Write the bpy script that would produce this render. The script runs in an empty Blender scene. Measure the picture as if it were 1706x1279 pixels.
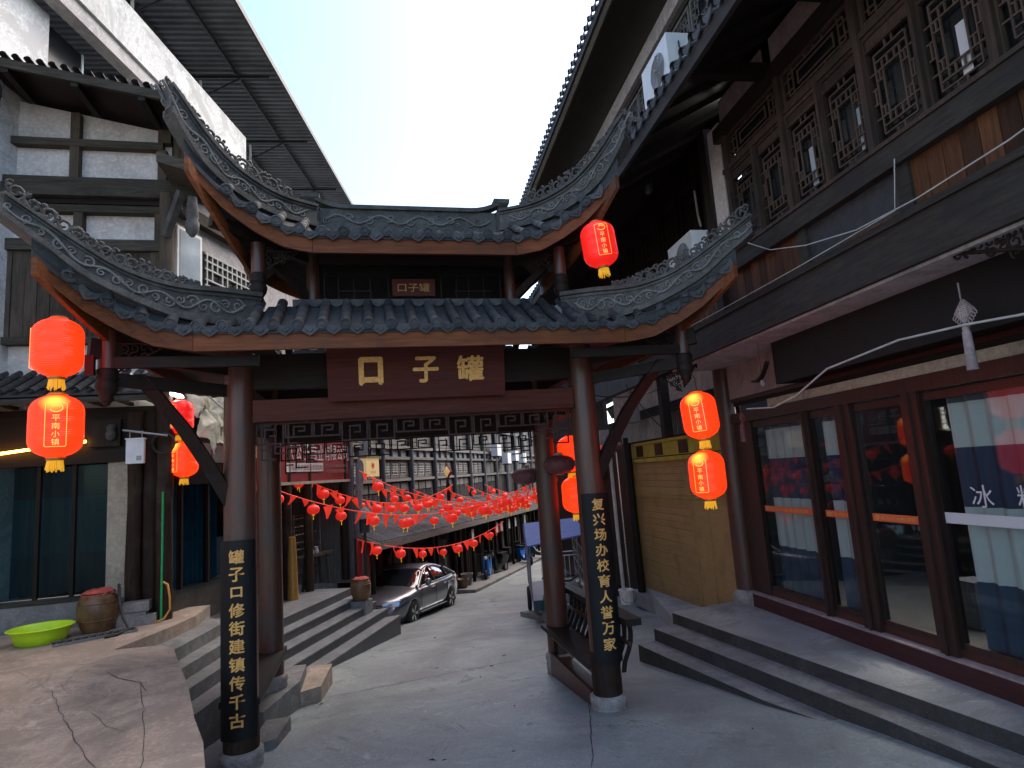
import bpy, math, random
from mathutils import Vector as V3, Matrix
from math import sin, cos, pi, radians, sqrt, atan2, hypot
random.seed(7)
sc = bpy.context.scene
col = sc.collection
# ------------------------------------------------------------ camera
CAMH = 2.58
cd = bpy.data.cameras.new('camera'); cam = bpy.data.objects.new('camera', cd); col.objects.link(cam); sc.camera = cam
PITCH, ROLL, YAW = radians(8.2), radians(-4.0), radians(13.2)
Fw = V3((sin(YAW)*cos(PITCH), cos(YAW)*cos(PITCH), sin(PITCH)))
R0 = V3((cos(YAW), -sin(YAW), 0)); U0 = R0.cross(Fw)
Rt = cos(ROLL)*R0 + sin(ROLL)*U0; Up = -sin(ROLL)*R0 + cos(ROLL)*U0
cam.matrix_world = Matrix(((Rt.x, Up.x, -Fw.x, 0), (Rt.y, Up.y, -Fw.y, 0), (Rt.z, Up.z, -Fw.z, CAMH), (0, 0, 0, 1)))
cd.sensor_width = 36; cd.lens = 36*1030/1706; cd.clip_start = .05; cd.clip_end = 600
# ------------------------------------------------------------ light
SUN_EL, SUN_AZ = radians(48), radians(60)      # azimuth clockwise from +Y
wd = bpy.data.worlds.new('World'); sc.world = wd; wd.use_nodes = True
wn = wd.node_tree.nodes; wl = wd.node_tree.links
sky = wn.new('ShaderNodeTexSky'); sky.sky_type = 'NISHITA'; sky.sun_disc = False
sky.sun_elevation = SUN_EL; sky.sun_rotation = SUN_AZ; sky.air_density = 1.0; sky.dust_density = 1.6; sky.ozone_density = 1.0
wl.new(sky.outputs[0], wn['Background'].inputs[0]); wn['Background'].inputs[1].default_value = 0.105
sl = bpy.data.lights.new('sun', 'SUN'); sl.energy = 1.25; sl.angle = radians(75); sl.color = (1, .84, .66)
so = bpy.data.objects.new('sun', sl); col.objects.link(so)
sd = V3((sin(SUN_AZ)*cos(SUN_EL), cos(SUN_AZ)*cos(SUN_EL), sin(SUN_EL)))
so.rotation_euler = sd.to_track_quat('Z', 'Y').to_euler()
sc.view_settings.view_transform = 'Standard'; sc.view_settings.look = 'None'
sc.view_settings.exposure = 2.0; sc.view_settings.gamma = 1; sc.view_settings.use_curve_mapping = False

# ------------------------------------------------------------ materials
def nm(name):
    m = bpy.data.materials.new(name); m.use_nodes = True
    return m, m.node_tree.nodes, m.node_tree.links, m.node_tree.nodes['Principled BSDF']
def mixc(n, l, fac, a, b, mode='MIX'):
    x = n.new('ShaderNodeMix'); x.data_type = 'RGBA'; x.blend_type = mode
    if hasattr(fac, 'is_output'): l.new(fac, x.inputs[0])
    else: x.inputs[0].default_value = fac
    for k, v in ((6, a), (7, b)):
        if hasattr(v, 'is_output'): l.new(v, x.inputs[k])
        else: x.inputs[k].default_value = (*v, 1)
    return x.outputs[2]
def ramp(n, l, src, p0, p1, c0=(0, 0, 0), c1=(1, 1, 1)):
    r = n.new('ShaderNodeValToRGB'); r.color_ramp.elements[0].position = p0; r.color_ramp.elements[1].position = p1
    r.color_ramp.elements[0].color = (*c0, 1); r.color_ramp.elements[1].color = (*c1, 1); l.new(src, r.inputs[0]); return r.outputs[0]
def coords(n, l, scale, rnd=True):
    g = n.new('ShaderNodeNewGeometry'); mp = n.new('ShaderNodeMapping'); mp.inputs[3].default_value = scale
    l.new(g.outputs['Position'], mp.inputs[0])
    if rnd:
        oi = n.new('ShaderNodeObjectInfo'); mu = n.new('ShaderNodeVectorMath'); mu.operation = 'SCALE'
        cx = n.new('ShaderNodeCombineXYZ'); 
        for k in range(3): l.new(oi.outputs['Random'], cx.inputs[k])
        mu.inputs[3].default_value = 37.0; l.new(cx.outputs[0], mu.inputs[0]); l.new(mu.outputs[0], mp.inputs[1])
    return mp.outputs[0]
def noise(n, l, vec, sc_=5, det=6, rough=.6, dist=0):
    t = n.new('ShaderNodeTexNoise'); t.inputs['Scale'].default_value = sc_; t.inputs['Detail'].default_value = det
    t.inputs['Roughness'].default_value = rough; t.inputs['Distortion'].default_value = dist; l.new(vec, t.inputs['Vector']); return t.outputs['Fac']
def bump(n, l, b, h, s, d=.02):
    x = n.new('ShaderNodeBump'); x.inputs['Strength'].default_value = s; x.inputs['Distance'].default_value = d
    l.new(h, x.inputs['Height']); l.new(x.outputs[0], b.inputs['Normal'])
def rgh(n, l, b, src, lo, hi):
    m = n.new('ShaderNodeMapRange'); m.inputs[3].default_value = lo; m.inputs[4].default_value = hi
    l.new(src, m.inputs[0]); l.new(m.outputs[0], b.inputs['Roughness'])
WF = .62
def wood(name, c1, c2, grain='z', rough=(.45, .7), tone=.35, bs=.35, wear=None, spec=.5, coat=0):
    kf = 1.8 if name.startswith('grey_timber') else .85 if 'grey' in name else .78 if 'weathered' in name else .62 if 'window' in name else 1.15 if 'fascia' in name else .70 if 'varnished_red_wood' == name else .8 if 'red' in name or 'rust' in name else .5
    c1, c2 = [tuple(x*kf for x in c) for c in (c1, c2)]
    if wear: wear = tuple(x*kf for x in wear)
    m, n, l, b = nm(name)
    s = {'z': (14, 14, 1.1), 'x': (1.1, 14, 14), 'y': (14, 1.1, 14)}[grain]
    v = coords(n, l, s); f = noise(n, l, v, 2.2, 8, .65, .6)
    f2 = noise(n, l, coords(n, l, (1.5, 1.5, 1.5), False), 1.3, 4, .6)
    c = mixc(n, l, ramp(n, l, f, .32, .72), c1, c2)
    if wear: c = mixc(n, l, ramp(n, l, f2, .5, .75), c, wear)
    oi = n.new('ShaderNodeObjectInfo')
    mr = n.new('ShaderNodeMapRange'); mr.inputs[3].default_value = 1-tone; mr.inputs[4].default_value = 1+tone
    l.new(oi.outputs['Random'], mr.inputs[0])
    sc2 = n.new('ShaderNodeVectorMath'); sc2.operation = 'SCALE'; l.new(c, sc2.inputs[0]); l.new(mr.outputs[0], sc2.inputs[3])
    l.new(sc2.outputs[0], b.inputs['Base Color']); rgh(n, l, b, f2, rough[0], rough[1]); bump(n, l, b, f, bs, .01)
    b.inputs['Coat Weight'].default_value = coat; b.inputs['Coat Roughness'].default_value = .18
    b.inputs['Specular IOR Level'].default_value = .5 if coat else .2
    return m
def stone(name, c1, c2, sc_=3, rough=(.6, .9), bs=.4, bd=.01, dark=None, dsc=1.2, dp=(.5, .72), fine=30, tone=0):
    m, n, l, b = nm(name)
    v = coords(n, l, (1, 1, 1), False)
    f = noise(n, l, v, sc_, 10, .62, .3); g = noise(n, l, v, fine, 6, .7)
    c = mixc(n, l, ramp(n, l, f, .35, .68), c1, c2)
    c = mixc(n, l, ramp(n, l, g, .45, .8), c, tuple(x*1.35 for x in c2))
    if 'concrete' in name or 'step' in name or 'render' in name:
        w_ = noise(n, l, v, sc_*2.7, 12, .75, 1.4); c = mixc(n, l, ramp(n, l, w_, .58, .64), c, tuple(x*1.25 for x in c2)); w2 = noise(n, l, v, sc_*.9, 12, .8, 2.0); c = mixc(n, l, ramp(n, l, w2, .50, .53), c, tuple(x*.72 for x in c2), 'MIX') if 'road' not in name else mixc(n, l, ramp(n, l, w2, .56, .60), c, tuple(x*.8 for x in c1))
    if dark:
        d = noise(n, l, v, dsc, 8, .7, .8); c = mixc(n, l, ramp(n, l, d, *dp), c, dark)
    if tone:
        oi = n.new('ShaderNodeObjectInfo'); mr = n.new('ShaderNodeMapRange'); mr.inputs[3].default_value = 1-tone; mr.inputs[4].default_value = 1+tone
        l.new(oi.outputs['Random'], mr.inputs[0])
        s2 = n.new('ShaderNodeVectorMath'); s2.operation = 'SCALE'; l.new(c, s2.inputs[0]); l.new(mr.outputs[0], s2.inputs[3]); c = s2.outputs[0]
    l.new(c, b.inputs['Base Color']); rgh(n, l, b, f, *rough)
    ad = n.new('ShaderNodeMath'); ad.operation = 'ADD'; l.new(f, ad.inputs[0]); l.new(g, ad.inputs[1]); bump(n, l, b, ad.outputs[0], bs, bd)
    return m
def plain(name, c, rough=.5, metal=0, noise_amt=.25, nsc=8, coat=0):
    m, n, l, b = nm(name); v = coords(n, l, (1, 1, 1)); f = noise(n, l, v, nsc, 6)
    l.new(mixc(n, l, ramp(n, l, f, .3, .75), tuple(x*(1-noise_amt) for x in c), tuple(min(1, x*(1+noise_amt*.5)) for x in c)), b.inputs['Base Color'])
    b.inputs['Roughness'].default_value = rough; b.inputs['Metallic'].default_value = metal; b.inputs['Coat Weight'].default_value = coat
    return m
def glow(name, c, s):
    m, n, l, b = nm(name); b.inputs['Base Color'].default_value = (*c, 1); b.inputs['Emission Color'].default_value = (*c, 1)
    b.inputs['Emission Strength'].default_value = s; return m
M = {}
M['red_wood'] = wood('varnished_red_wood', (.075, .026, .016), (.165, .056, .032), 'z', (.3, .6), .12, .35, wear=(.075, .05, .042), spec=.6, coat=.2)
M['door_wood'] = wood('dark_door_timber', (.05, .022, .017), (.10, .045, .034), 'z', (.3, .55), .15, .2, coat=.15)
M['shed_tile'] = stone('faded_shed_tile', (.085, .088, .092), (.17, .173, .18), 6, (.6, .85), .4, .006, None, tone=.3)
M['red_wood_x'] = wood('varnished_red_wood_x', (.075, .020, .013), (.14, .036, .022), 'x', (.45, .7), .12, .35)
M['red_wood_y'] = wood('varnished_red_wood_y', (.06, .02, .013), (.11, .034, .02), 'y', (.3, .55), .12, .2, coat=.2)
M['dark_red_x'] = wood('dark_red_fretwork', (.05, .02, .015), (.085, .034, .026), 'x', (.4, .6), .1, .2)
M['fascia'] = wood('orange_brown_fascia', (.095, .028, .010), (.21, .068, .024), 'x', (.4, .65), .2, .35, wear=(.085, .038, .022), coat=0)
M['dark_wood'] = wood('dark_brown_wood', (.022, .014, .011), (.05, .032, .024), 'z', (.45, .7), .25, .3)
M['dark_wood_x'] = wood('dark_brown_wood_x', (.022, .014, .011), (.05, .032, .024), 'x', (.45, .7), .25, .3)
M['dark_wood_y'] = wood('dark_brown_wood_y', (.03, .021, .017), (.06, .043, .034), 'y', (.45, .7), .2, .3)
M['grey_beam_y'] = wood('grey_brown_beam', (.028, .025, .022), (.068, .060, .052), 'y', (.55, .8), .12, .35, wear=(.035, .03, .03))
M['win_wood'] = wood('window_wood', (.06, .04, .032), (.15, .098, .078), 'z', (.5, .75), .25, .35, wear=(.05, .05, .047))
M['lattice'] = wood('pale_lattice_wood', (.13, .085, .066), (.24, .165, .13), 'z', (.5, .8), .25, .2)
M['plank_r'] = wood('rust_brown_plank', (.05, .024, .012), (.16, .06, .024), 'z', (.5, .75), .6, .4, wear=(.045, .028, .018))
M['old_plank'] = wood('weathered_plank', (.055, .045, .034), (.15, .12, .09), 'z', (.75, .95), .25, .6, wear=(.06, .052, .04))
M['old_beam'] = wood('weathered_beam', (.045, .04, .032), (.13, .115, .09), 'x', (.75, .95), .15, .6, wear=(.05, .047, .04))
M['old_beam_z'] = wood('weathered_post', (.06, .048, .036), (.17, .13, .095), 'z', (.75, .95), .15, .6, wear=(.08, .07, .055))
M['trunk'] = wood('peeling_brown_trunk', (.03, .015, .010), (.09, .05, .032), 'z', (.5, .8), .3, .7, wear=(.14, .11, .08))
M['grey_wood'] = wood('grey_timber', (.05, .048, .046), (.13, .125, .118), 'z', (.7, .9), .3, .4)
M['grey_wood_y'] = wood('grey_timber_y', (.06, .057, .054), (.15, .14, .13), 'y', (.7, .9), .2, .4)
M['blue_grey_wood'] = wood('blue_grey_post', (.05, .056, .062), (.11, .12, .13), 'z', (.7, .9), .2, .4)
M['tile'] = stone('slate_grey_roof_tile', (.024, .026, .029), (.062, .065, .070), 9, (.55, .8), .6, .008, (.05, .05, .038), 3.2, (.55, .75), 60, .45)
M['tile_dk'] = stone('dark_roof_tile', (.018, .02, .023), (.045, .048, .052), 6, (.6, .85), .4, .006, None, tone=.3)
M['ridge'] = stone('grey_carved_mortar', (.045, .045, .044), (.115, .113, .108), 7, (.65, .9), .7, .012, (.045, .043, .038), 3, (.45, .68), 50, .12)
M['scroll'] = stone('pale_carved_scroll', (.09, .09, .086), (.21, .208, .20), 9, (.6, .85), .5, .006, (.07, .068, .06), 5, (.5, .72), 60)
M['scroll_dk'] = stone('dark_carved_scroll', (.04, .04, .038), (.11, .108, .102), 9, (.6, .85), .5, .006, (.04, .04, .036), 5, (.45, .7), 60)
M['road'] = stone('grey_concrete_road', (.208, .234, .228), (.325, .356, .348), 1.3, (.36, .7), .45, .010, (.15, .16, .162), .45, (.42, .70), 38)
M['terrace'] = stone('worn_terrace_concrete', (.30, .225, .17), (.43, .34, .27), 1.4, (.7, .92), .5, .008, (.15, .13, .11), .8, (.48, .72), 35)
M['concrete'] = stone('plain_concrete', (.15, .148, .145), (.25, .247, .24), 2, (.7, .9), .5, .008, (.09, .088, .08), 1.3, (.5, .75), 40)
M['conc_dk'] = stone('dark_concrete', (.028, .026, .024), (.075, .067, .06), 3, (.75, .95), .6, .01, (.03, .03, .027), 2, (.45, .7), 40)  # darker concrete tone for step risers, cracks and back faces
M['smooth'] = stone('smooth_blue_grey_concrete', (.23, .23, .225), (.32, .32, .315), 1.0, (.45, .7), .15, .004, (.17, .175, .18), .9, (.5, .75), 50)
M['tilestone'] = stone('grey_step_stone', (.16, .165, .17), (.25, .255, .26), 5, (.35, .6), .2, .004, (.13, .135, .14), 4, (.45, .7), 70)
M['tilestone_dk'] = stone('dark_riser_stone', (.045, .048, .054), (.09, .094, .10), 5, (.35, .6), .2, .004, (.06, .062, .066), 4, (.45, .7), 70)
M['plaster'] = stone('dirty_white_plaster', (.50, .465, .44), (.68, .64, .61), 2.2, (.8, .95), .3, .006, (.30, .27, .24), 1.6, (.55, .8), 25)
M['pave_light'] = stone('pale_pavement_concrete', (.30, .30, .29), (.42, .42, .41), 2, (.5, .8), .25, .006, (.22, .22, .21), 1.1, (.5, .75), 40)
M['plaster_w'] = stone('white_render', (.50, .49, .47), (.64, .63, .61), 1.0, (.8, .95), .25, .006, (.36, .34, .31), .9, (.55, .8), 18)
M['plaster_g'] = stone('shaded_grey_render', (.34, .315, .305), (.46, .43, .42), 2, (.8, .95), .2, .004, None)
M['plaster_p'] = stone('pinkish_render', (.25, .19, .18), (.36, .285, .275), 2, (.8, .95), .2, .004, None)
M['pale_stone'] = stone('pale_drum_stone', (.20, .18, .165), (.34, .31, .29), 10, (.7, .9), .7, .01, (.16, .14, .12), 6, (.5, .72), 50)
M['cream'] = stone('cream_pilaster', (.30, .26, .20), (.42, .37, .29), 2, (.7, .9), .3, .006, (.14, .11, .085), 1.3, (.55, .7), 20)
M['black_board'] = plain('black_lacquer_board', (.009, .009, .010), .55, 0, .4, 6, 0)
M['black_board'].node_tree.nodes['Principled BSDF'].inputs['Specular IOR Level'].default_value = .25
M['gold'] = plain('gold_lettering', (.88, .47, .13), .45, 0, .3, 30)
M['gold_dk'] = plain('old_gold_lettering', (.42, .22, .05), .45, .3, .35, 30)
M['plaque'] = wood('dark_red_plaque', (.075, .014, .011), (.13, .028, .02), 'x', (.45, .65), .05, .25)
M['white_paint'] = plain('white_plastic', (.72, .74, .74), .45, 0, .12, 5)
M['grey_paint'] = plain('grey_metal_paint', (.30, .31, .32), .45, .3, .2, 5)
M['steel'] = plain('stainless_steel', (.55, .56, .57), .25, 1, .1)
M['dark_metal'] = plain('dark_metal', (.05, .05, .052), .5, .6, .3)
M['deck'] = plain('corrugated_sheet_underside', (.13, .135, .14), .55, .4, .4, 1.5)
M['black'] = plain('black_plastic', (.012, .012, .013), .45)
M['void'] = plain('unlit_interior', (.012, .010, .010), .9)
M['cable'] = plain('black_cable', (.02, .02, .02), .6)
M['white_cable'] = plain('white_cable', (.55, .55, .52), .6)
M['green_pipe'] = plain('green_plastic_pipe', (.02, .42, .12), .4)
M['orange_hose'] = plain('orange_hose', (.75, .33, .05), .4)
M['lime'] = plain('lime_green_plastic', (.50, .78, .02), .35, 0, .08)
M['clay'] = stone('brown_glazed_jar', (.09, .045, .02), (.20, .11, .045), 5, (.3, .5), .3, .006, (.06, .03, .015), 3, (.45, .7), 30)
M['red_cloth'] = plain('faded_red_cloth', (.55, .10, .07), .85, 0, .4, 12)
M['tassel'] = glow('yellow_tassel', (.75, .42, .02), .12)
M['sign_red'] = plain('dull_red_sign', (.26, .02, .025), .5, 0, .3)
M['sign_white'] = plain('sign_white', (.62, .58, .56), .5)
M['yellow_paint'] = plain('yellow_steel_paint', (.46, .36, .03), .5, 0, .35, 3)
M['shutter'] = wood('brown_roller_panel', (.66, .40, .16), (.85, .55, .24), 'y', (.35, .55), .05, .15, wear=(.5, .33, .15))
M['led'] = glow('warm_led_strip', (1, .45, .05), 5)
M['tube'] = glow('white_tube_light', (1, .97, .9), 6)
M['litbox'] = glow('lit_white_box', (1, .9, .75), 2.5)
M['yellow_box'] = glow('dim_yellow_lightbox', (.62, .45, .20), .12)
M['red_print'] = plain('red_print', (.7, .06, .02), .6)
M['stripe'] = plain('orange_glass_sticker', (.75, .14, .05), .5, 0, .1)
M['stripe_w'] = plain('white_glass_sticker', (.62, .62, .64), .5, 0, .05)
M['purple_lantern'] = plain('faded_maroon_lantern', (.16, .055, .06), .55, 0, .25, 20)
M['flag'] = plain('red_pennant', (.80, .045, .03), .6, 0, .2, 20)
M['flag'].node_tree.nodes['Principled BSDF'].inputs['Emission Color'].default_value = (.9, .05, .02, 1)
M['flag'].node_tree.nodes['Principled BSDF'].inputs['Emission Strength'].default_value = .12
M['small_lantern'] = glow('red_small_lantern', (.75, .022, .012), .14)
M['pole_white'] = plain('pale_painted_pole', (.45, .45, .42), .55, 0, .3, 6)
M['blue_canopy'] = plain('blue_canopy_cloth', (.10, .15, .42), .7, 0, .2)
M['blue_paint'] = plain('bright_blue_paint', (.03, .20, .62), .3, 0, .1)
M['red_paint'] = plain('red_paint', (.5, .03, .02), .35, 0, .1)
M['teal_paint'] = plain('dark_teal_paint', (.015, .06, .075), .35, 0, .1)
M['car_paint'] = plain('dark_grey_car_paint', (.17, .17, .19), .30, .55, .05, 2, .8)
M['chrome'] = plain('chrome', (.75, .75, .76), .12, 1, .03)
M['rubber'] = plain('black_rubber', (.016, .016, .017), .8)
M['headlight'] = plain('headlight_glass', (.25, .27, .32), .08, .5, .1)
M['foam'] = plain('hanging_tarpaulin', (.36, .36, .30), .7, 0, .5, 5)
def glassm(name, tint, rough=.03, alpha=.22, refl=(.8, .85, .9)):
    m, n, l, b = nm(name); out = n['Material Output']
    tr = n.new('ShaderNodeBsdfTransparent'); tr.inputs[0].default_value = (*tint, 1)
    gl = n.new('ShaderNodeBsdfGlossy'); gl.inputs['Roughness'].default_value = rough; gl.inputs[0].default_value = (*refl, 1)
    lw = n.new('ShaderNodeLayerWeight'); lw.inputs[0].default_value = .5; pw_ = n.new('ShaderNodeMath'); pw_.operation = 'POWER'; pw_.inputs[1].default_value = 4.5; l.new(lw.outputs['Facing'], pw_.inputs[0])
    mr = n.new('ShaderNodeMapRange'); mr.inputs[1].default_value = 0; mr.inputs[2].default_value = 1; mr.inputs[3].default_value = .035; mr.inputs[4].default_value = .85
    l.new(pw_.outputs[0], mr.inputs[0]); mx = n.new('ShaderNodeMixShader'); l.new(mr.outputs[0], mx.inputs[0]); l.new(tr.outputs[0], mx.inputs[1]); l.new(gl.outputs[0], mx.inputs[2])
    l.new(mx.outputs[0], out.inputs[0]); n.remove(b); return m
M['glass'] = glassm('shop_glass', (.88, .92, .92), refl=(.6, .65, .7))
M['glass_left'] = glassm('dim_shop_glass', (.6, .72, .74), refl=(.22, .25, .27))
M['glass_dk'] = plain('dark_window_glass', (.012, .014, .016), .22, 0, .3, 3)
M['glass_dk'].node_tree.nodes['Principled BSDF'].inputs['Specular IOR Level'].default_value = .25
M['glass_lit'] = plain('pale_window_glass', (.35, .42, .48), .12, 0, .2, 3)
M['car_glass'] = plain('car_glass', (.012, .016, .02), .04, 0, .1, 2, 1)
def curtain(name, bands):
    m, n, l, b = nm(name); g = n.new('ShaderNodeNewGeometry'); sx = n.new('ShaderNodeSeparateXYZ'); l.new(g.outputs['Position'], sx.inputs[0])
    r = n.new('ShaderNodeValToRGB'); r.color_ramp.interpolation = 'CONSTANT'
    mr = n.new('ShaderNodeMapRange'); mr.inputs[1].default_value = .6; mr.inputs[2].default_value = 3.2; l.new(sx.outputs[2], mr.inputs[0]); l.new(mr.outputs[0], r.inputs[0])
    e = r.color_ramp.elements
    e[0].position = 0; e[0].color = (*bands[0][1], 1); e[1].position = bands[1][0]; e[1].color = (*bands[1][1], 1)
    for p, c in bands[2:]:
        q = e.new(p); q.color = (*c, 1)
    l.new(r.outputs[0], b.inputs['Base Color']); b.inputs['Roughness'].default_value = .9; return m
NV, WH = (.05, .066, .10), (.52, .53, .50)
M['curtain_r'] = curtain('white_and_navy_curtain', [(0, NV), (.27, WH), (.53, (.05, .05, .09)), (.74, WH), (.9, (.1, .1, .12))])
M['curtain_t'] = curtain('teal_curtain', [(0, (.003, .055, .068)), (.5, (.005, .085, .10)), (.8, (.004, .035, .05))])
def lantern_mat(name, c, s, hot):
    m, n, l, b = nm(name); tc = n.new('ShaderNodeTexCoord'); sx = n.new('ShaderNodeSeparateXYZ'); l.new(tc.outputs['Object'], sx.inputs[0])
    wv = n.new('ShaderNodeTexWave'); wv.bands_direction = 'Z'; wv.inputs['Scale'].default_value = 22; l.new(tc.outputs['Object'], wv.inputs[0])
    bump(n, l, b, wv.outputs['Fac'], .35, .004)
    # no bulb inside: its hot spot is painted into the skin's emission
    dv = n.new('ShaderNodeVectorMath'); dv.operation = 'DISTANCE'; dv.inputs[1].default_value = (-.02, -.19, .21); l.new(tc.outputs['Object'], dv.inputs[0])
    k = ramp(n, l, dv.outputs['Value'], .01, .13, (1, 1, 1), (0, 0, 0))
    l.new(mixc(n, l, k, c, hot), b.inputs['Emission Color'])
    mr = n.new('ShaderNodeMapRange'); mr.inputs[3].default_value = s; mr.inputs[4].default_value = s*2.2; l.new(k, mr.inputs[0]); l.new(mr.outputs[0], b.inputs['Emission Strength'])
    b.inputs['Base Color'].default_value = (.7, .02, .01, 1); b.inputs['Roughness'].default_value = .35; return m
M['lantern'] = lantern_mat('lit_red_silk', (.95, .026, .002), .50, (1, .40, .04))
M['lantern_off'] = lantern_mat('faint_glow_red_silk', (.8, .012, .01), .22, (.8, .02, .01))  # skin of unlit lanterns, with a faint glow painted into its emission
M['lantern_print'] = glow('lantern_gold_print', (1, .30, .06), .55)
M['lantern_print2'] = glow('lantern_gold_print_dull', (.85, .40, .08), .35)

# ------------------------------------------------------------ builders
WL = {}          # world location of every parentable object
PM = {}          # world matrix of scaled pieces, so that their children keep their own size
def attach(o, parent, loc):
    o.parent = parent; loc = V3(loc)
    if parent in PM: o.matrix_parent_inverse = PM[parent].inverted(); o.location = loc
    else: o.location = loc-WL[parent]
class Fr:        # vertical frame: u along a heading (degrees right of +Y), w to the right of it
    def __init__(s, x, y, ang, z=0):
        s.o = V3((x, y, z)); a = radians(ang); s.a = a
        s.du = V3((sin(a), cos(a), 0)); s.dw = V3((cos(a), -sin(a), 0))
    def p(s, u, w, z): return s.o + s.du*u + s.dw*w + V3((0, 0, z))
W0 = Fr(0, 0, 0)
class MB:
    def __init__(s): s.v = []; s.f = []; s.sm = []
    def add(s, vs, fs, smooth=False):
        k = len(s.v); s.v += [V3(v) for v in vs]; s.f += [tuple(i+k for i in f) for f in fs]; s.sm += [smooth]*len(fs); return s
    def box(s, fr, u0, u1, w0, w1, z0, z1):
        return s.add([fr.p(u, w, z) for z in (z0, z1) for u, w in ((u0, w0), (u1, w0), (u1, w1), (u0, w1))],
                     [(0, 1, 2, 3), (7, 6, 5, 4), (0, 4, 5, 1), (1, 5, 6, 2), (2, 6, 7, 3), (3, 7, 4, 0)])
    def hexa(s, p): return s.add(p, [(0, 1, 2, 3), (7, 6, 5, 4), (0, 4, 5, 1), (1, 5, 6, 2), (2, 6, 7, 3), (3, 7, 4, 0)])
    def bar(s, a, b, w, h, up=(0, 0, 1)):
        a = V3(a); b = V3(b); d = (b-a).normalized(); r = d.cross(V3(up)); r = r.normalized() if r.length > 1e-5 else V3((1, 0, 0)); q = r.cross(d)
        return s.hexa([a-r*w/2-q*h/2, b-r*w/2-q*h/2, b+r*w/2-q*h/2, a+r*w/2-q*h/2, a-r*w/2+q*h/2, b-r*w/2+q*h/2, b+r*w/2+q*h/2, a+r*w/2+q*h/2])
    def tube(s, path, r, n=8, cap=True, smooth=True):
        path = [V3(p) for p in path]; N = len(path); rs = r if isinstance(r, (list, tuple)) else [r]*N
        vs = []; ref = None
        for i, p in enumerate(path):
            d = (path[min(i+1, N-1)]-path[max(i-1, 0)]).normalized()
            if ref is None:
                ref = d.cross(V3((0, 0, 1))); ref = ref if ref.length > .05 else d.cross(V3((1, 0, 0)))
            a = (ref - d*ref.dot(d)).normalized(); ref = a; b = d.cross(a)
            for k in range(n):
                t = 2*pi*k/n; vs.append(p+(a*cos(t)+b*sin(t))*rs[i])
        fs = [(i*n+k, i*n+(k+1) % n, (i+1)*n+(k+1) % n, (i+1)*n+k) for i in range(N-1) for k in range(n)]
        s.add(vs, fs, smooth)
        if cap:
            s.add(vs[:n], [tuple(range(n))]); s.add(vs[-n:], [tuple(reversed(range(n)))])
        return s
    def lathe(s, prof, c=(0, 0, 0), n=24, smooth=True, sq=1.0):
        c = V3(c); vs = [c+V3((r*cos(2*pi*k/n), r*sin(2*pi*k/n)*sq, z)) for r, z in prof for k in range(n)]
        fs = [(i*n+k, i*n+(k+1) % n, (i+1)*n+(k+1) % n, (i+1)*n+k) for i in range(len(prof)-1) for k in range(n)]
        s.add(vs, fs, smooth); s.add(vs[:n], [tuple(reversed(range(n)))]); s.add(vs[-n:], [tuple(range(n))]); return s
    def prism(s, pts, off):
        n = len(pts); off = V3(off); pts = [V3(p) for p in pts]
        return s.add(pts+[p+off for p in pts], [tuple(reversed(range(n))), tuple(range(n, 2*n))]+[(i, (i+1) % n, (i+1) % n+n, i+n) for i in range(n)])
    def sweep(s, secs, closed=True, smooth=False, cap=True):
        m = len(secs[0]); vs = [V3(p) for c in secs for p in c]; e = m if closed else m-1
        s.add(vs, [(i*m+k, i*m+(k+1) % m, (i+1)*m+(k+1) % m, (i+1)*m+k) for i in range(len(secs)-1) for k in range(e)], smooth)
        if cap and closed: s.add(secs[0], [tuple(range(m))]); s.add(secs[-1], [tuple(reversed(range(m)))])
        return s
    def mesh(s, name, mat, off=(0, 0, 0)):
        o = V3(off); me = bpy.data.meshes.new(name); me.from_pydata([tuple(v-o) for v in s.v], [], s.f)
        me.polygons.foreach_set('use_smooth', s.sm); me.materials.append(mat if not isinstance(mat, str) else M[mat]); me.update()
        return me
    def build(s, name, mat, parent=None, label=None, cat=None, group=None, kind=None, loc=None):
        if loc is None:
            n = len(s.v); c = V3((0, 0, 0))
            for v in s.v: c += v
            c /= n; loc = V3((c.x, c.y, min(v.z for v in s.v)))
        loc = V3(loc); me = s.mesh(name, mat, loc)
        o = bpy.data.objects.new(name, me); col.objects.link(o); WL[o] = loc
        if parent is not None: attach(o, parent, loc)
        else: o.location = loc
        tag(o, label, cat, group, kind); return o
def tag(o, label=None, cat=None, group=None, kind=None):
    if label: o['label'] = label
    if cat: o['category'] = cat
    if group: o['group'] = group
    if kind: o['kind'] = kind
    return o
def thing(name, loc, label, cat, group=None, rz=0):
    o = bpy.data.objects.new(name, None); o.empty_display_size = .1; col.objects.link(o); o.location = loc; o.rotation_euler.z = rz; WL[o] = V3(loc)
    return tag(o, label, cat, group)
_cube = {}
def piece(name, mat, parent, fr, u0, u1, w0, w1, z0, z1, label=None, kind=None):
    if mat not in _cube: _cube[mat] = MB().box(W0, -.5, .5, -.5, .5, -.5, .5).mesh('board', mat)
    o = bpy.data.objects.new(name, _cube[mat]); col.objects.link(o)
    c = fr.p((u0+u1)/2, (w0+w1)/2, (z0+z1)/2); WL[o] = c
    if parent is not None: attach(o, parent, c)
    else: o.location = c
    o.rotation_euler.z = -fr.a; o.scale = (max(1e-4, abs(w1-w0)), max(1e-4, abs(u1-u0)), max(1e-4, abs(z1-z0)))
    PM[o] = Matrix.LocRotScale(c, o.rotation_euler, o.scale)
    return tag(o, label, None, None, kind)
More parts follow.
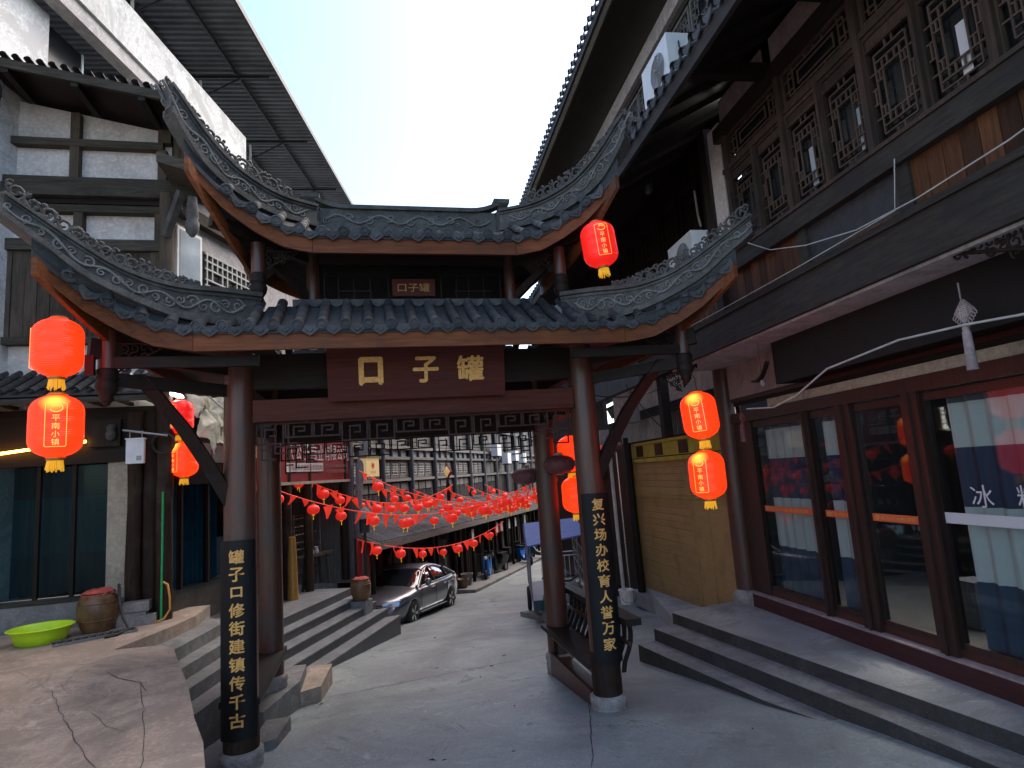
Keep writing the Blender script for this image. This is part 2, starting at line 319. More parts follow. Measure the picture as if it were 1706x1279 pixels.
def inst(name, me, parent, loc, rot=(0, 0, 0), scale=1):
    o = bpy.data.objects.new(name, me); col.objects.link(o); WL[o] = V3(loc)
    if parent is not None: attach(o, parent, loc)
    else: o.location = loc
    o.rotation_euler = rot
    o.scale = (scale,)*3 if isinstance(scale, (int, float)) else scale
    return o
def copy_tree(o, loc=None, rz=None, parent=None, label=None, scale=None):
    c = o.copy(); col.objects.link(c)
    if parent is not None: c.parent = parent
    if loc is not None: c.location = loc; WL[c] = V3(loc)
    if rz is not None: c.rotation_euler.z = rz
    if scale is not None: c.scale = (scale,)*3
    if label: c['label'] = label
    for ch in list(o.children): copy_tree(ch, parent=c)
    return c
_txt = {}
def text_geo(s, bold=0.0):
    bold = bold if s in '口子八公' else 0.0
    if (s, bold) not in _txt:
        cu = bpy.data.curves.new('t', 'FONT'); cu.body = s; cu.offset = bold; cu.align_x = 'LEFT'
        o = bpy.data.objects.new('t', cu); col.objects.link(o); bpy.context.view_layer.update()
        me = bpy.data.meshes.new_from_object(o.evaluated_get(bpy.context.evaluated_depsgraph_get()))
        _txt[(s, bold)] = ([tuple(v.co) for v in me.vertices], [tuple(p.vertices) for p in me.polygons])
        bpy.data.objects.remove(o); bpy.data.curves.remove(cu); bpy.data.meshes.remove(me)
    return _txt[(s, bold)]
def fat_text(s, mapf, w, h, f, mb=None):
    mb = mb or MB()
    for i, (dx, dz) in enumerate(((0, 0), (f, 0), (-f, 0), (0, f), (0, -f), (f*.7, f*.7), (-f*.7, -f*.7))): text_mb(s, (lambda a, h_, i=i, dx=dx, dz=dz: mapf(a+dx, h_+dz, i*.0007)), w, h, mb=mb)
    return mb
def text_mb(s, mapf, w, h, bold=0.0, cen=True, mb=None):
    """glyph mesh with its box scaled to w x h and mapped through mapf(x,y)"""
    vs, fs = text_geo(s, bold); xs = [v[0] for v in vs]; ys = [v[1] for v in vs]; x0, x1, y0, y1 = min(xs), max(xs), min(ys), max(ys)
    mb = mb or MB(); mb.add([mapf((v[0]-(x0+x1)/2)/(x1-x0)*w, (v[1]-(y0+y1)/2)/(y1-y0)*h) for v in vs], fs); return mb
def lerp(tab, t):
    if t <= tab[0][0]:
        a, b = tab[0], tab[1]
    elif t >= tab[-1][0]: a, b = tab[-2], tab[-1]
    else:
        for a, b in zip(tab, tab[1:]):
            if a[0] <= t <= b[0]: break
    k = (t-a[0])/(b[0]-a[0]); return a[1]+(b[1]-a[1])*k
def smooth_tab(tab, n=24):
    """resample piecewise table with Catmull-Rom"""
    P = [V3((a, b, 0)) for a, b in tab]; P = [P[0]*2-P[1]]+P+[P[-1]*2-P[-2]]; out = []
    for i in range(1, len(P)-2):
        for k in range(6):
            t = k/6; a, b, c, d = P[i-1:i+3]
            q = .5*((2*b)+(c-a)*t+(2*a-5*b+4*c-d)*t*t+(3*b-a-3*c+d)*t**3); out.append((q.x, q.y))
    out.append(tab[-1]); return out
GZ = [(-12, 1.0), (0, .41), (6.8, 0), (10.5, -.30), (14.5, -.68), (17.5, -1.0), (22, -1.35), (33, -2.0), (90, -3.6)]
def gz(y): return lerp(GZ, y)
# ================================================================ ground, terrace, steps
def sheet(name, pts_fn, nu, nv, mat, kind='structure'):
    mb = MB(); vs = [pts_fn(i/nu, j/nv) for j in range(nv+1) for i in range(nu+1)]
    mb.add(vs, [(j*(nu+1)+i, j*(nu+1)+i+1, (j+1)*(nu+1)+i+1, (j+1)*(nu+1)+i) for j in range(nv) for i in range(nu)], True)
    return mb.build(name, mat, kind=kind)
def ground_pt(a, b):
    y = -12+102*b**1.6; x = -40+100*a
    return (x, y, gz(y)+.008*sin(x*2.1+y)*sin(y*1.7))
road = sheet('road', ground_pt, 100, 160, 'road')
# large ground further out so that nothing ends before the horizon
far = MB().add([(-300, 88, -3.65), (300, 88, -3.65), (300, 500, -6), (-300, 500, -6)], [(0, 1, 2, 3)]).build('ground', 'concrete', kind='structure')
# cracks and joints in the road (recessed dark grooves as thin real strips)
def crack(name, pts, w, mat, parent, zf, seed=0):
    rnd = random.Random(seed); mb = MB(); P = []
    for (x0, y0), (x1, y1) in zip(pts, pts[1:]):
        n = max(2, int(hypot(x1-x0, y1-y0)/.12))
        for i in range(n): t = i/n; P.append((x0+(x1-x0)*t+rnd.uniform(-.012, .012), y0+(y1-y0)*t+rnd.uniform(-.012, .012)))
    P.append(pts[-1]); vs = []; 
    for i, (x, y) in enumerate(P):
        a = P[max(i-1, 0)]; b = P[min(i+1, len(P)-1)]; d = V3((b[0]-a[0], b[1]-a[1], 0)).normalized(); k = w*(.35+.65*rnd.random())*(0.3 if i in (0, len(P)-1) else 1)
        vs += [(x-d.y*k, y+d.x*k, zf(x, y)), (x+d.y*k, y-d.x*k, zf(x, y))]
    mb.add(vs, [(2*i, 2*i+1, 2*i+3, 2*i+2) for i in range(len(P)-1)]); return mb.build(name, mat, parent)
rz_ = lambda x, y: gz(y)+.008*sin(x*2.1+y)*sin(y*1.7)+.006
for i, pts in enumerate([[(1.9, 14.6), (2.9, 15.0), (4.2, 15.2)], [(-.9, 9.0), (4.2, 10.2)], [(-.5, 12.2), (5.0, 13.4)], [(1.6, 5.0), (2.4, 7.4), (4.2, 16.5)],
                         [(2.9, 13.8), (3.6, 12.6)], [(.4, 17.5), (3.2, 18.4), (5.5, 18.8)]]):
    crack('road_crack', pts, .006, 'conc_dk', road, rz_, i)
rl = random.Random(77)
for k in range(26):
    x, y = rl.uniform(-.9, 3.6), rl.uniform(5.2, 15)
    if rl.random() < .5: mb = MB().lathe([(.004, 0), (.010, .005), (.004, .010)], (x, y, gz(y)+.004), 5); mb.build('pebble', 'pale_stone' if k % 2 else 'conc_dk', road)
    else:
        a = rl.uniform(0, 6.28); c_, s_ = cos(a), sin(a); L = rl.uniform(.02, .05); z = gz(y)+.012
        MB().add([(x-c_*L, y-s_*L, z), (x+s_*L*.35, y-c_*L*.35, z+.008), (x+c_*L, y+s_*L, z+.002), (x-s_*L*.35, y+c_*L*.35, z+.010)], [(0, 1, 2, 3)]).build('fallen_leaf', 'trunk', road)
# --- left terrace
TZ = .95
terr_edge = [(-.55, 2.6), (-1.04, 4.35), (-1.16, 4.8), (-1.34, 5.3), (-1.62, 6.2), (-1.98, 7.2), (-2.18, 7.78), (-2.36, 7.98), (-2.86, 8.04), (-2.72, 8.5), (-2.56, 9.0), (-2.42, 9.6), (-2.42, 10.4)]
poly = terr_edge+[(-14, 10.4), (-14, 2.6)]
mb = MB(); mb.prism([(x, y, -.3) for x, y in poly], (0, 0, TZ+.3))
terrace = mb.build('terrace', 'terrace', kind='structure')
# rounded lip of the terrace edge
mb = MB(); r0 = random.Random(3); path = []
for (x0, y0), (x1, y1) in zip(terr_edge[:7], terr_edge[1:8]):
    for k in range(5): t = k/5; path.append((x0+(x1-x0)*t+r0.uniform(-.012, .012), y0+(y1-y0)*t, TZ-.03+r0.uniform(-.006, .008)))
pass
tz_ = lambda x, y: TZ+.005
for i, (pts, w) in enumerate([([(-2.87, 6.65), (-2.3, 5.6), (-1.75, 4.65), (-1.6, 4.3)], .012), ([(-3.6, 7.6), (-2.87, 6.65)], .006), ([(-1.81, 5.72), (-1.62, 5.1), (-1.44, 4.52), (-1.38, 4.2)], .010), ([(-2.1, 6.5), (-1.81, 5.72)], .012),
                              ([(-2.6, 7.1), (-2.35, 6.75), (-2.1, 6.5), (-1.95, 6.2)], .02), ([(-2.25, 5.85), (-1.95, 5.4), (-1.75, 5.2)], .008), ([(-1.98, 6.95), (-1.8, 6.85), (-1.75, 6.55)], .014), ([(-2.55, 6.05), (-2.2, 6.2), (-1.85, 6.2)], .008), ([(-2.9, 6.9), (-2.7, 6.55)], .01), ([(-3.0, 7.4), (-2.7, 7.3)], .006)]):
    crack('floor_crack', pts, w*.28, 'conc_dk', terrace, tz_, i+20)
# drain grate near the shop door
dg = thing('drain_grate', (-3.35, 8.85, TZ), 'small rusty slotted drain grate let into the terrace near the big brown jar', 'drain')
fd = Fr(-3.35, 8.85, 62, TZ)
MB().box(fd, -.42, .42, -.11, .11, .004, .010).build('pit', 'void', dg)
for k in range(11): piece('bar', 'conc_dk', dg, fd, -.40+k*.08, -.37+k*.08, -.11, .11, .012, .026)
for w in (-.12, .11): piece('rim', 'concrete', dg, fd, -.43, .43, w, w+.012, .004, .03)
# round planter rim at far left
mb = MB(); n = 220; cx0, cy0 = -11.72, 1.86
pr = [(9.13, .9), (9.15, 1.02), (9.24, 1.09), (9.52, 1.10), (9.63, 1.06), (9.66, .96), (9.66, .9)]
prr = []; rr = random.Random(5)
for k in range(n+1):
    a = 2*pi*k/n; j = rr.uniform(-.02, .02)
    prr.append([(cx0+(r+j)*cos(a), cy0+(r+j)*sin(a), z) for r, z in pr])
mb.sweep(prr, closed=False, smooth=True, cap=False)
pw = mb.build('round_kerb', 'concrete', label='pale curved low concrete rim at the left edge of the terrace', cat='kerb')
mb = MB(); mb.lathe([(9.14, .90), (9.14, .98)], (cx0, cy0, 0), 48, False); mb.build('inner_floor', 'terrace', pw)
# steps from terrace down to the right
stz = [(.80, [(-2.86, 8.04), (-2.42, 7.96), (-2.05, 9.9), (-2.42, 10.2)]), (.65, [(-2.44, 7.96), (-2.24, 7.80), (-1.80, 9.85), (-2.1, 10.2)]),
       (.50, [(-2.26, 7.84), (-2.08, 7.55), (-1.55, 9.8), (-1.82, 10.2)]), (.35, [(-2.12, 7.6), (-1.88, 7.3), (-1.3, 9.75), (-1.6, 10.2)])]
ts = thing('terrace_steps', (-2.2, 9, .3), 'worn concrete steps fanning down from the brown terrace behind the left gate post', 'steps')
for z, pl in stz: MB().prism([(x, y, -.35) for x, y in pl], (0, 0, z+.35)).build('step', 'concrete', ts)
# --- porch platform and the five-step flight towards the street
FP = Fr(-1.61, 11.89, 22.9)      # along the top step edge
plat = MB(); q0 = FP.p(-1.9, 0, 0); q1 = FP.p(2.82, 0, 0); q2 = FP.p(2.82, -3.2, 0); q3 = FP.p(-1.9, -3.2, 0)
plat.prism([(p.x, p.y, -1) for p in (q0, q1, q2, q3)], (0, 0, 1.35)); pf = plat.build('porch_floor', 'tilestone', kind='structure')
fl = thing('stone_steps', FP.p(.5, .5, -.3), 'flight of grey stone steps from the sign shop porch down to the street', 'steps')
U1 = 2.82
for k in range(1, 5):
    w0, w1 = (k-1)*.275, k*.275; z = .35-.15*k; ue = U1+.02-.05*k+ (0 if k < 4 else 0)
    us = -1.9-.06*k
    a, b, c, d = FP.p(us, w0-.02, 0), FP.p(us, w1, 0), FP.p(ue+.24*k*.2, w1, 0), FP.p(ue, w0-.02, 0)
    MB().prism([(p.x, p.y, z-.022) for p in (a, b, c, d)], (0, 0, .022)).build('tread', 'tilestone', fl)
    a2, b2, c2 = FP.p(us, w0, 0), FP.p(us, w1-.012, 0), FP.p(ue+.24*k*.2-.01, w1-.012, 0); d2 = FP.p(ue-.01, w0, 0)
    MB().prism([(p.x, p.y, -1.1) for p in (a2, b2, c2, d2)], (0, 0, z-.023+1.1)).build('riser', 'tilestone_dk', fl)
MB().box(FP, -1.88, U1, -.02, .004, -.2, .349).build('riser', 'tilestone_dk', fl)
# low concrete blocks under the inner left post
bk = thing('footing_block', (-1.2, 8.6, 0), 'pale concrete footing block under the inner left gate post', 'block')
MB().prism([(x, y, -.4) for x, y in ((-1.62, 7.9), (-1.26, 7.75), (-.98, 8.75), (-.98, 9.5), (-1.62, 9.5))], (0, 0, .56)).build('block', 'concrete', bk)
MB().prism([(x, y, -.5) for x, y in ((-1.0, 8.75), (-.74, 8.9), (-.66, 9.9), (-.98, 9.9))], (0, 0, .5+.02)).build('low_block', 'terrace', bk)
MB().prism([(x, y, -.5) for x, y in ((-1.3, 7.1), (-1.05, 7.2), (-.98, 7.8), (-1.24, 7.8))], (0, 0, .5+.06)).build('low_block', 'concrete', bk)
# --- right shop steps
rs = thing('shop_steps', (4.6, 6, 0), 'wide grey concrete steps rising to the glass fronted shop on the right', 'steps')
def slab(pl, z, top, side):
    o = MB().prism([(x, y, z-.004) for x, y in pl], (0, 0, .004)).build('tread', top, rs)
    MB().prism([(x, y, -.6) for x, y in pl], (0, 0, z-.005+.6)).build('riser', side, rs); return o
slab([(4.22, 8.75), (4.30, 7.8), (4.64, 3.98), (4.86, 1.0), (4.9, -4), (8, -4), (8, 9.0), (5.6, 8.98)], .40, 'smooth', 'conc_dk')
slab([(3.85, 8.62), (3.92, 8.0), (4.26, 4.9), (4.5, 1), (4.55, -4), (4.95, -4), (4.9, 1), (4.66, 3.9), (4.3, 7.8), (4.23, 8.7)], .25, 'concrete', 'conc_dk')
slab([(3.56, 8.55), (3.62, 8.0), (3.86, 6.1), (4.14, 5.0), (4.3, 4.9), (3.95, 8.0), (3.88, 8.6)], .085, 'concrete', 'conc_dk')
# pavement beyond (light concrete) on the right
MB().prism([(4.5, 8.9, -.6), (5.9, 9.05, -.6), (7.2, 16.5, -.9), (6.9, 16.6, -.9)], (0, 0, .62)).build('pavement', 'pave_light', kind='structure')

# ================================================================ the gate
CX = .56; YF, YI = 6.78, 8.6; HW = 1.86
G0 = Fr(CX, 0, 0)
gate = thing('timber_gate', (CX, 7.69, 0), 'double-roofed timber street gate with upturned tiled eaves and gold lettered plaque', 'gate')
def gp(name, mat, u0, u1, s0, s1, z0, z1, parent=gate, label=None): return MB().box(G0, u0, u1, s0, s1, z0, z1).build(name, mat, parent, label)
# columns
def column(s, y, z0, ztop, r, drum=True):
    prof = [(r*1.0, z0), (r*1.02, z0+.3), (r*1.0, z0+1.8), (r*.95, ztop)]
    c = MB().lathe(prof, (CX+s, y, 0), 28).build('column', 'red_wood', gate)
    MB().lathe([(r*1.20, z0-.42), (r*1.22, z0-.12), (r*1.27, z0-.09), (r*1.20, z0-.06), (r*1.30, z0-.02), (r*1.28, z0+.03), (r*1.06, z0+.05)], (CX+s, y, 0), 28).build('drum_base', 'pale_stone', c)
    return c
column(-HW, YF, .12, 4.0, .155); column(HW, YF, .10, 4.0, .155)
for s_ in (-HW, HW): MB().lathe([(.160, .14), (.163, .2), (.161, .56), (.158, .60)], (CX+s_, YF, 0), 28).build('worn_foot', 'trunk', gate, 'dark worn unpainted foot of the post')
column(-HW, YI, .27, 3.9, .15); column(HW, YI, .07, 3.9, .15)
# front and back beams, fretwork
gp('front_beam', 'red_wood_x', 6.70, 6.88, -HW+.14, HW-.14, 3.27, 3.50)
gp('beam_moulding', 'red_wood_x', 6.675, 6.70, -HW+.16, HW-.16, 3.275, 3.31)
gp('upper_beam', 'dark_wood_x', 6.72, 6.86, -HW+.14, HW-.14, 3.62, 3.98)
gp('back_beam', 'dark_wood_x', 8.53, 8.68, -HW+.14, HW-.14, 3.17, 3.42)
gp('upper_back_beam', 'dark_wood_x', 8.53, 8.68, -HW+.14, HW-.14, 3.6, 3.95)
for s in (-HW, HW):
    gp('side_beam', 'dark_wood_y', YF+.15, YI-.15, s-.07, s+.07, 3.25, 3.47)
    gp('side_beam', 'dark_wood_y', YF+.15, YI-.15, s-.07, s+.07, 3.68, 3.90)
def fret(y, z1, s0, s1, mat, parent, drop=.22, flip=1):
    mb = MB(); b = .0085
    def H(a, c, z): mb.box(G0, y-b, y+b, min(a, c)-b, max(a, c)+b, z-b, z+b)
    def Vv(a, za, zb): mb.box(G0, y-b*.9, y+b*.9, a-b, a+b, min(za, zb), max(za, zb))
    zb = z1-drop; H(s0, s1, z1-.012); n = int((s1-s0)/.27); d = (s1-s0)/n
    for k in range(n):
        a = s0+k*d; m = 1 if k % 2 else 0
        depth = drop if (k % 4 in (0, 3) or k in (0, n-1)) else drop*.72
        zz = z1-depth
        Vv(a, z1, zz); Vv(a+d*.92, z1, zz); H(a, a+d*.92, zz)
        # inward key
        Vv(a+d*.28, zz, z1-depth*.32); H(a+d*.28, a+d*.66, z1-depth*.32); Vv(a+d*.66, z1-depth*.32, z1-depth*.62); H(a+d*.46, a+d*.66, z1-depth*.62)
        H(a+d*.92, a+d, z1-depth*.45)
    for s in (-1, 1):   # deeper ends beside the posts
        e = s0 if s < 0 else s1
        for q in range(3):
            x = e-s*.05-s*q*.13; Vv(x, z1, zb-.16+q*.06); H(x, x-s*.13, zb-.16+q*.06); H(x, x-s*.09, zb-.06+q*.03)
    return mb.build('fretwork', mat, parent)
fret(6.79, 3.268, -HW+.16, HW-.16, 'dark_red_x', gate); fret(8.60, 3.168, -HW+.16, HW-.16, 'dark_wood_x', gate)
# ceiling boards over the passage
for k in range(12): piece('ceiling_board', 'dark_wood_y', gate, G0, YF+.1, YI-.1, -HW+.02+k*.31, -HW+.32+k*.31, 3.905, 3.93)
# name plaque with three characters
pq = MB().hexa([G0.p(6.50, -.97, 4.0), G0.p(6.50, .90, 4.0), G0.p(6.55, .90, 4.0), G0.p(6.55, -.97, 4.0),
                G0.p(6.50, -.97, 4.0), G0.p(6.50, .90, 4.0), G0.p(6.55, .90, 4.0), G0.p(6.55, -.97, 4.0)][:0] or
               [V3((CX-.97, 6.58, 3.44)), V3((CX+.90, 6.58, 3.44)), V3((CX+.90, 6.62, 3.45)), V3((CX-.97, 6.62, 3.45)),
                V3((CX-.97, 6.48, 4.03)), V3((CX+.90, 6.48, 4.03)), V3((CX+.90, 6.52, 4.04)), V3((CX-.97, 6.52, 4.04))]).build('name_plaque', 'plaque', gate)
for ch, x, w, b in (('口', .03, .22, .035), ('子', .60, .26, .02), ('罐', 1.08, .28, .012)):
    fat_text(ch, lambda a, h, o, x=x: V3((x+a, 6.528-(h)*.17-.012-o, 3.735+h)), w, .26, .016 if ch == '口' else .008).build('lettering', 'gold', pq, label='gold character %s on the dark red plaque' % ch)
for s0, s1, z0, z1 in ((-.97, .90, 3.44, 3.455),): pass
# couplet boards hugging the front posts
def couplet(cxs, text, z0, z1, ty0, ty1, lbl):
    cx, cy, R = CX+cxs, YF, .185; a0 = radians(54); secs = []
    for k in range(17):
        a = -a0+2*a0*k/16; x, y = sin(a), -cos(a)
        secs.append([(cx+R*x, cy+R*y, z0), (cx+(R+.014)*x, cy+(R+.014)*y, z0), (cx+(R+.014)*x, cy+(R+.014)*y, z1), (cx+R*x, cy+R*y, z1)])
    b = MB().sweep(secs, smooth=False).build('couplet_board', 'black_board', gate, lbl)
    n = len(text)
    for i, ch in enumerate(text):
        zc = ty1-(i+.5)*(ty1-ty0)/n
        def mf(a, h, o=0, zc=zc):
            t = a/(R+.018); return V3((cx+(R+.018+o)*sin(t), cy-(R+.018+o)*cos(t), zc+h))
        w, hh = (.135, .125)
        if ch in '口': w, hh = .10, .09
        fat_text(ch, mf, w, hh, .0035).build('lettering', 'gold', b)
couplet(-HW, '罐子口修街建镇传千古', .30, 2.12, .40, 2.05, 'black board with gold characters 罐子口修街建镇传千古')
couplet(HW, '复兴场办校育人誉万家', .50, 2.30, .62, 2.26, 'black board with gold characters 复兴场办校育人誉万家')
# diagonal braces, cantilever arms and hanging posts
def hang_post(x, y, z0, z1, r, parent=gate, mat='red_wood'):
    p = MB().lathe([(r, z0+.18), (r, z1)], (x, y, 0), 16).build('hanging_post', mat, parent)
    MB().lathe([(r*.25, z0-.05), (r*.55, z0-.02), (r*.8, z0+.0), (r*.7, z0+.03), (r*1.15, z0+.08), (r*1.28, z0+.13), (r*1.0, z0+.17), (r*1.22, z0+.18), (r*1.25, z0+.20), (r*1.05, z0+.22),
                (r*1.22, z0+.24), (r*1.22, z0+.265), (r*1.0, z0+.28)], (x, y, 0), 16).build('carved_drop', 'dark_wood', p)
    return p
def curl_mb(mb, fn, a0, h0, r0, turns, r, dirn=1, ph=0, n=None, taper=.25):
    n = n or int(11*turns)+3; P = []
    for i in range(n+1):
        t = i/n; rad = r0*(1-t*(1-taper)); an = ph+dirn*2*pi*turns*t; P.append(fn(a0+rad*cos(an), h0+rad*sin(an)))
    mb.tube(P, [r*(1-.35*i/n) for i in range(n+1)], 5)
def bracket(x, y, z, w, h, sgn, ydir=0, parent=gate, mat='dark_wood'):
    """pierced scroll bracket in the angle between a post and a beam"""
    mb = MB(); rnd = random.Random(int(abs(x*100)+z*10))
    fn = lambda a, q: V3((x+sgn*a*cos(ydir), y+a*sin(ydir), z-q))
    k = 0
    for i in range(5):
        for j in range(3):
            a = (i+.5)*w/5; q = (j+.5)*h/3
            if a/w+q/h < 1.05: curl_mb(mb, fn, a, q, w/8*rnd.uniform(.8, 1.1), 1.1, .011, rnd.choice((-1, 1)), rnd.uniform(0, 6))
    mb.tube([fn(0, h), fn(w*.3, h*.62), fn(w*.62, h*.4), fn(w, .01)], .012, 5); mb.tube([fn(0, .0), fn(w, .0)], .012, 5)
    return mb.build('carved_bracket', mat, parent)
for s in (-1, 1):
    lx = CX+s*2.83
    hang_post(lx, 6.1, 3.47, 4.10, .075)
    # arm from column head to hanging post and to the eave corner
    MB().bar((CX+s*HW, YF, 3.84), (CX+s*2.95, 6.02, 3.93), .10, .17).build('cantilever_arm', 'dark_wood_x', gate)
    MB().bar((CX+s*HW, YF, 3.60), (CX+s*2.84, 6.10, 3.66), .07, .12).build('cantilever_arm', 'dark_wood_x', gate)
    MB().bar((CX+s*(HW-.3), 6.15, 3.80), (CX+s*2.85, 6.08, 3.80), .06, .10).build('eave_purlin', 'dark_wood_x', gate)
    # curved diagonal brace
    P = [(CX+s*(HW+.06), YF-.04, 2.45), (CX+s*(HW+.22), YF-.10, 2.78), (CX+s*(HW+.45), YF-.25, 3.22), (CX+s*(HW+.78), YF-.5, 3.72)]
    mb = MB(); secs = []
    for p in P:
        secs.append([V3(p)+V3(o) for o in ((-.055, 0, -.075), (.055, 0, -.075), (.055, 0, .075), (-.055, 0, .075))])
    secs = [[V3(p)+V3(o) for o in ((-.07, -.05, 0), (.07, -.05, 0), (.07, .05, 0), (-.07, .05, 0))] for p in P]
    mb.sweep(secs); mb.build('diagonal_brace', 'dark_wood', gate)
    bracket(lx-s*.09, 6.1, 3.98, .42, .26, -s)
    hang_post(CX+s*1.62, 6.5, 4.50, 5.10, .07)
    bracket(CX+s*1.54, 6.5, 5.02, .32, .20, -s)
    # posts of the upper storey with its diagonal struts
    MB().lathe([(.07, 4.4), (.065, 5.2)], (CX+s*1.12, 6.92, 0), 16).build('upper_post', 'red_wood', gate)
    MB().lathe([(.07, 4.4), (.065, 5.2)], (CX+s*1.12, 7.6, 0), 16).build('upper_post', 'red_wood', gate)
    MB().bar((CX+s*1.15, 6.92, 4.62), (CX+s*1.62, 6.52, 5.05), .06, .09).build('upper_brace', 'dark_wood', gate)
    MB().bar((CX+s*1.12, 6.95, 5.08), (CX+s*2.0, 6.2, 5.22), .08, .12).build('upper_arm', 'dark_wood', gate)
    MB().box(G0, 5.98, 6.03, s*2.93-.035, s*2.93+.035, 3.68, 3.86).build('junction_box', 'black', gate, 'small black electrical box beside the hanging post') if s < 0 else None
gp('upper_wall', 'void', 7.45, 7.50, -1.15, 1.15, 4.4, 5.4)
gp('upper_lintel', 'dark_wood_x', 6.88, 6.96, -1.05, 1.05, 5.02, 5.18)
gp('upper_sill', 'dark_wood_x', 6.88, 6.96, -1.05, 1.05, 4.50, 4.56)
# small lattice and little plaque in the upper storey
mb = MB()
for a, c, z in ((-1.03, -.30, 4.62), (-1.03, -.30, 4.9), (-.85, -.5, 4.72), (.30, 1.03, 4.62), (.30, 1.03, 4.9), (.45, .9, 4.72)): mb.box(G0, 6.91, 6.93, a, c, z-.009, z+.009)
for a in (-.85, -.68, -.5, -.3, .3, .48, .62, .8, -1.0, 1.0): mb.box(G0, 6.912, 6.928, a-.008, a+.008, 4.56, 5.02)
mb.build('upper_lattice', 'dark_wood', gate)
up = gp('small_plaque', 'plaque', 6.84, 6.87, -.26, .22, 4.64, 4.84)
text_mb('口子罐', lambda a, h: V3((CX-.02+a, 6.836, 4.74+h)), .36, .10, .01).build('lettering', 'gold_dk', up)
# side benches between the posts
def bench(s):
    x0, x1 = HW-.20, HW+.15
    st = gp('bench_seat', 'dark_wood_y', YF-.02, YI+.14, s*x0 if s > 0 else s*x1, s*x1 if s > 0 else s*x0, .42, .475, label='dark plank seat between the gate posts')
    gp('bench_apron', 'red_wood_y', YF+.12, YI-.12, s*(HW-.11)-.02, s*(HW-.11)+.02, .34, .42)
    gp('sill_board', 'red_wood_y', YF+.15, YI-.15, s*(HW-.02)-.10, s*(HW-.02)+.10, -.12, .10)
    gp('sill_side', 'red_wood_y', YF+.12, YI-.1, s*(HW-.14)-.02, s*(HW-.14)+.02, -.16, .16)
    mb = MB(); a = [(.13, .40), (.15, .50), (.20, .60), (.235, .70), (.245, .80), (.235, .90)]
    for k in range(13):
        y = YF-.20+k*.172
        sec = []
        for i, (dx, z) in enumerate(a):
            px = CX+s*(HW+dx); sec.append([(px-.022, y-.014, z), (px+.022, y-.014, z), (px+.022, y+.014, z), (px-.022, y+.014, z)])
        MB().sweep(sec).build('back_slat', 'dark_wood', gate)
    gp('bench_rail', 'dark_wood_y', YF-.30, YI+.2, min(s*(HW+.16), s*(HW+.34)), max(s*(HW+.16), s*(HW+.34)), .88, .95)
    gp('bench_rail', 'red_wood_y', YF-.22, YI+.15, min(s*(HW+.205), s*(HW+.235)), max(s*(HW+.205), s*(HW+.235)), .66, .70)
    
    for y in (YF+.12, YI-.12): MB().bar((CX+s*(HW-.08), y, .05), (CX+s*(HW-.08), y, .42), .05, .05, (0, 1, 0)).build('bench_leg', 'dark_wood', gate)
bench(1); gp('bench_seat', 'dark_wood_y', YF-.02, YI+.14, -HW-.20, -HW+.17, .55, .61, label='dark plank seat between the left gate posts')
gp('bench_apron', 'red_wood_y', YF+.12, YI-.12, -HW+.09, -HW+.13, .47, .55)

# ------------------------------------------------ tiled roofs
TS = .215
drip_me = MB().prism([(-.085, 0, .045), (-.085, 0, .0), (-.07, 0, -.035), (-.035, 0, -.062), (0, 0, -.085), (.035, 0, -.062), (.07, 0, -.035), (.085, 0, .0), (.085, 0, .045), (.045, 0, .018), (0, 0, .008), (-.045, 0, .018)], (0, .014, 0))
drip_me.tube([(-.03, -.006, -.02), (-.012, -.008, -.045), (.012, -.008, -.045), (.03, -.006, -.02)], .005, 4)
drip_me = drip_me.mesh('drip_tile', 'tile')
disc = MB(); 
disc.tube([(0, -.022, 0), (0, 0, 0)], .058, 16); disc.tube([(0, -.030, 0), (0, -.022, 0)], .020, 10)
disc.tube([(.044*cos(t*pi/9), -.024, .044*sin(t*pi/9)) for t in range(19)], .006, 4, False)
cap_me = disc.mesh('tile_cap', 'tile')
def cover_run(a, b, r=.055, sag=.02, n=8, seg=.17):
    """overlapping half-round tiles from eave point a up to b"""
    a = V3(a); b = V3(b); L = (b-a).length; k = max(1, int(L/seg)); mb = MB(); d = (b-a).normalized()
    side = d.cross(V3((0, 0, 1))).normalized(); up = side.cross(d)
    for i in range(k):
        t0, t1 = i/k, min(1, (i+1)/k+.02); secs = []
        for t, rr in ((t0, r*1.05), (t0+(t1-t0)*.12, r*1.05), (t0+(t1-t0)*.12, r*.97), (t1, r*.95)):
            p = a+(b-a)*t-V3((0, 0, sag*4*t*(1-t)))
            secs.append([p+side*cos(pi*q/n)*rr+up*sin(pi*q/n)*rr for q in range(n+1)])
        mb.sweep(secs, closed=False, smooth=True, cap=False)
    return mb
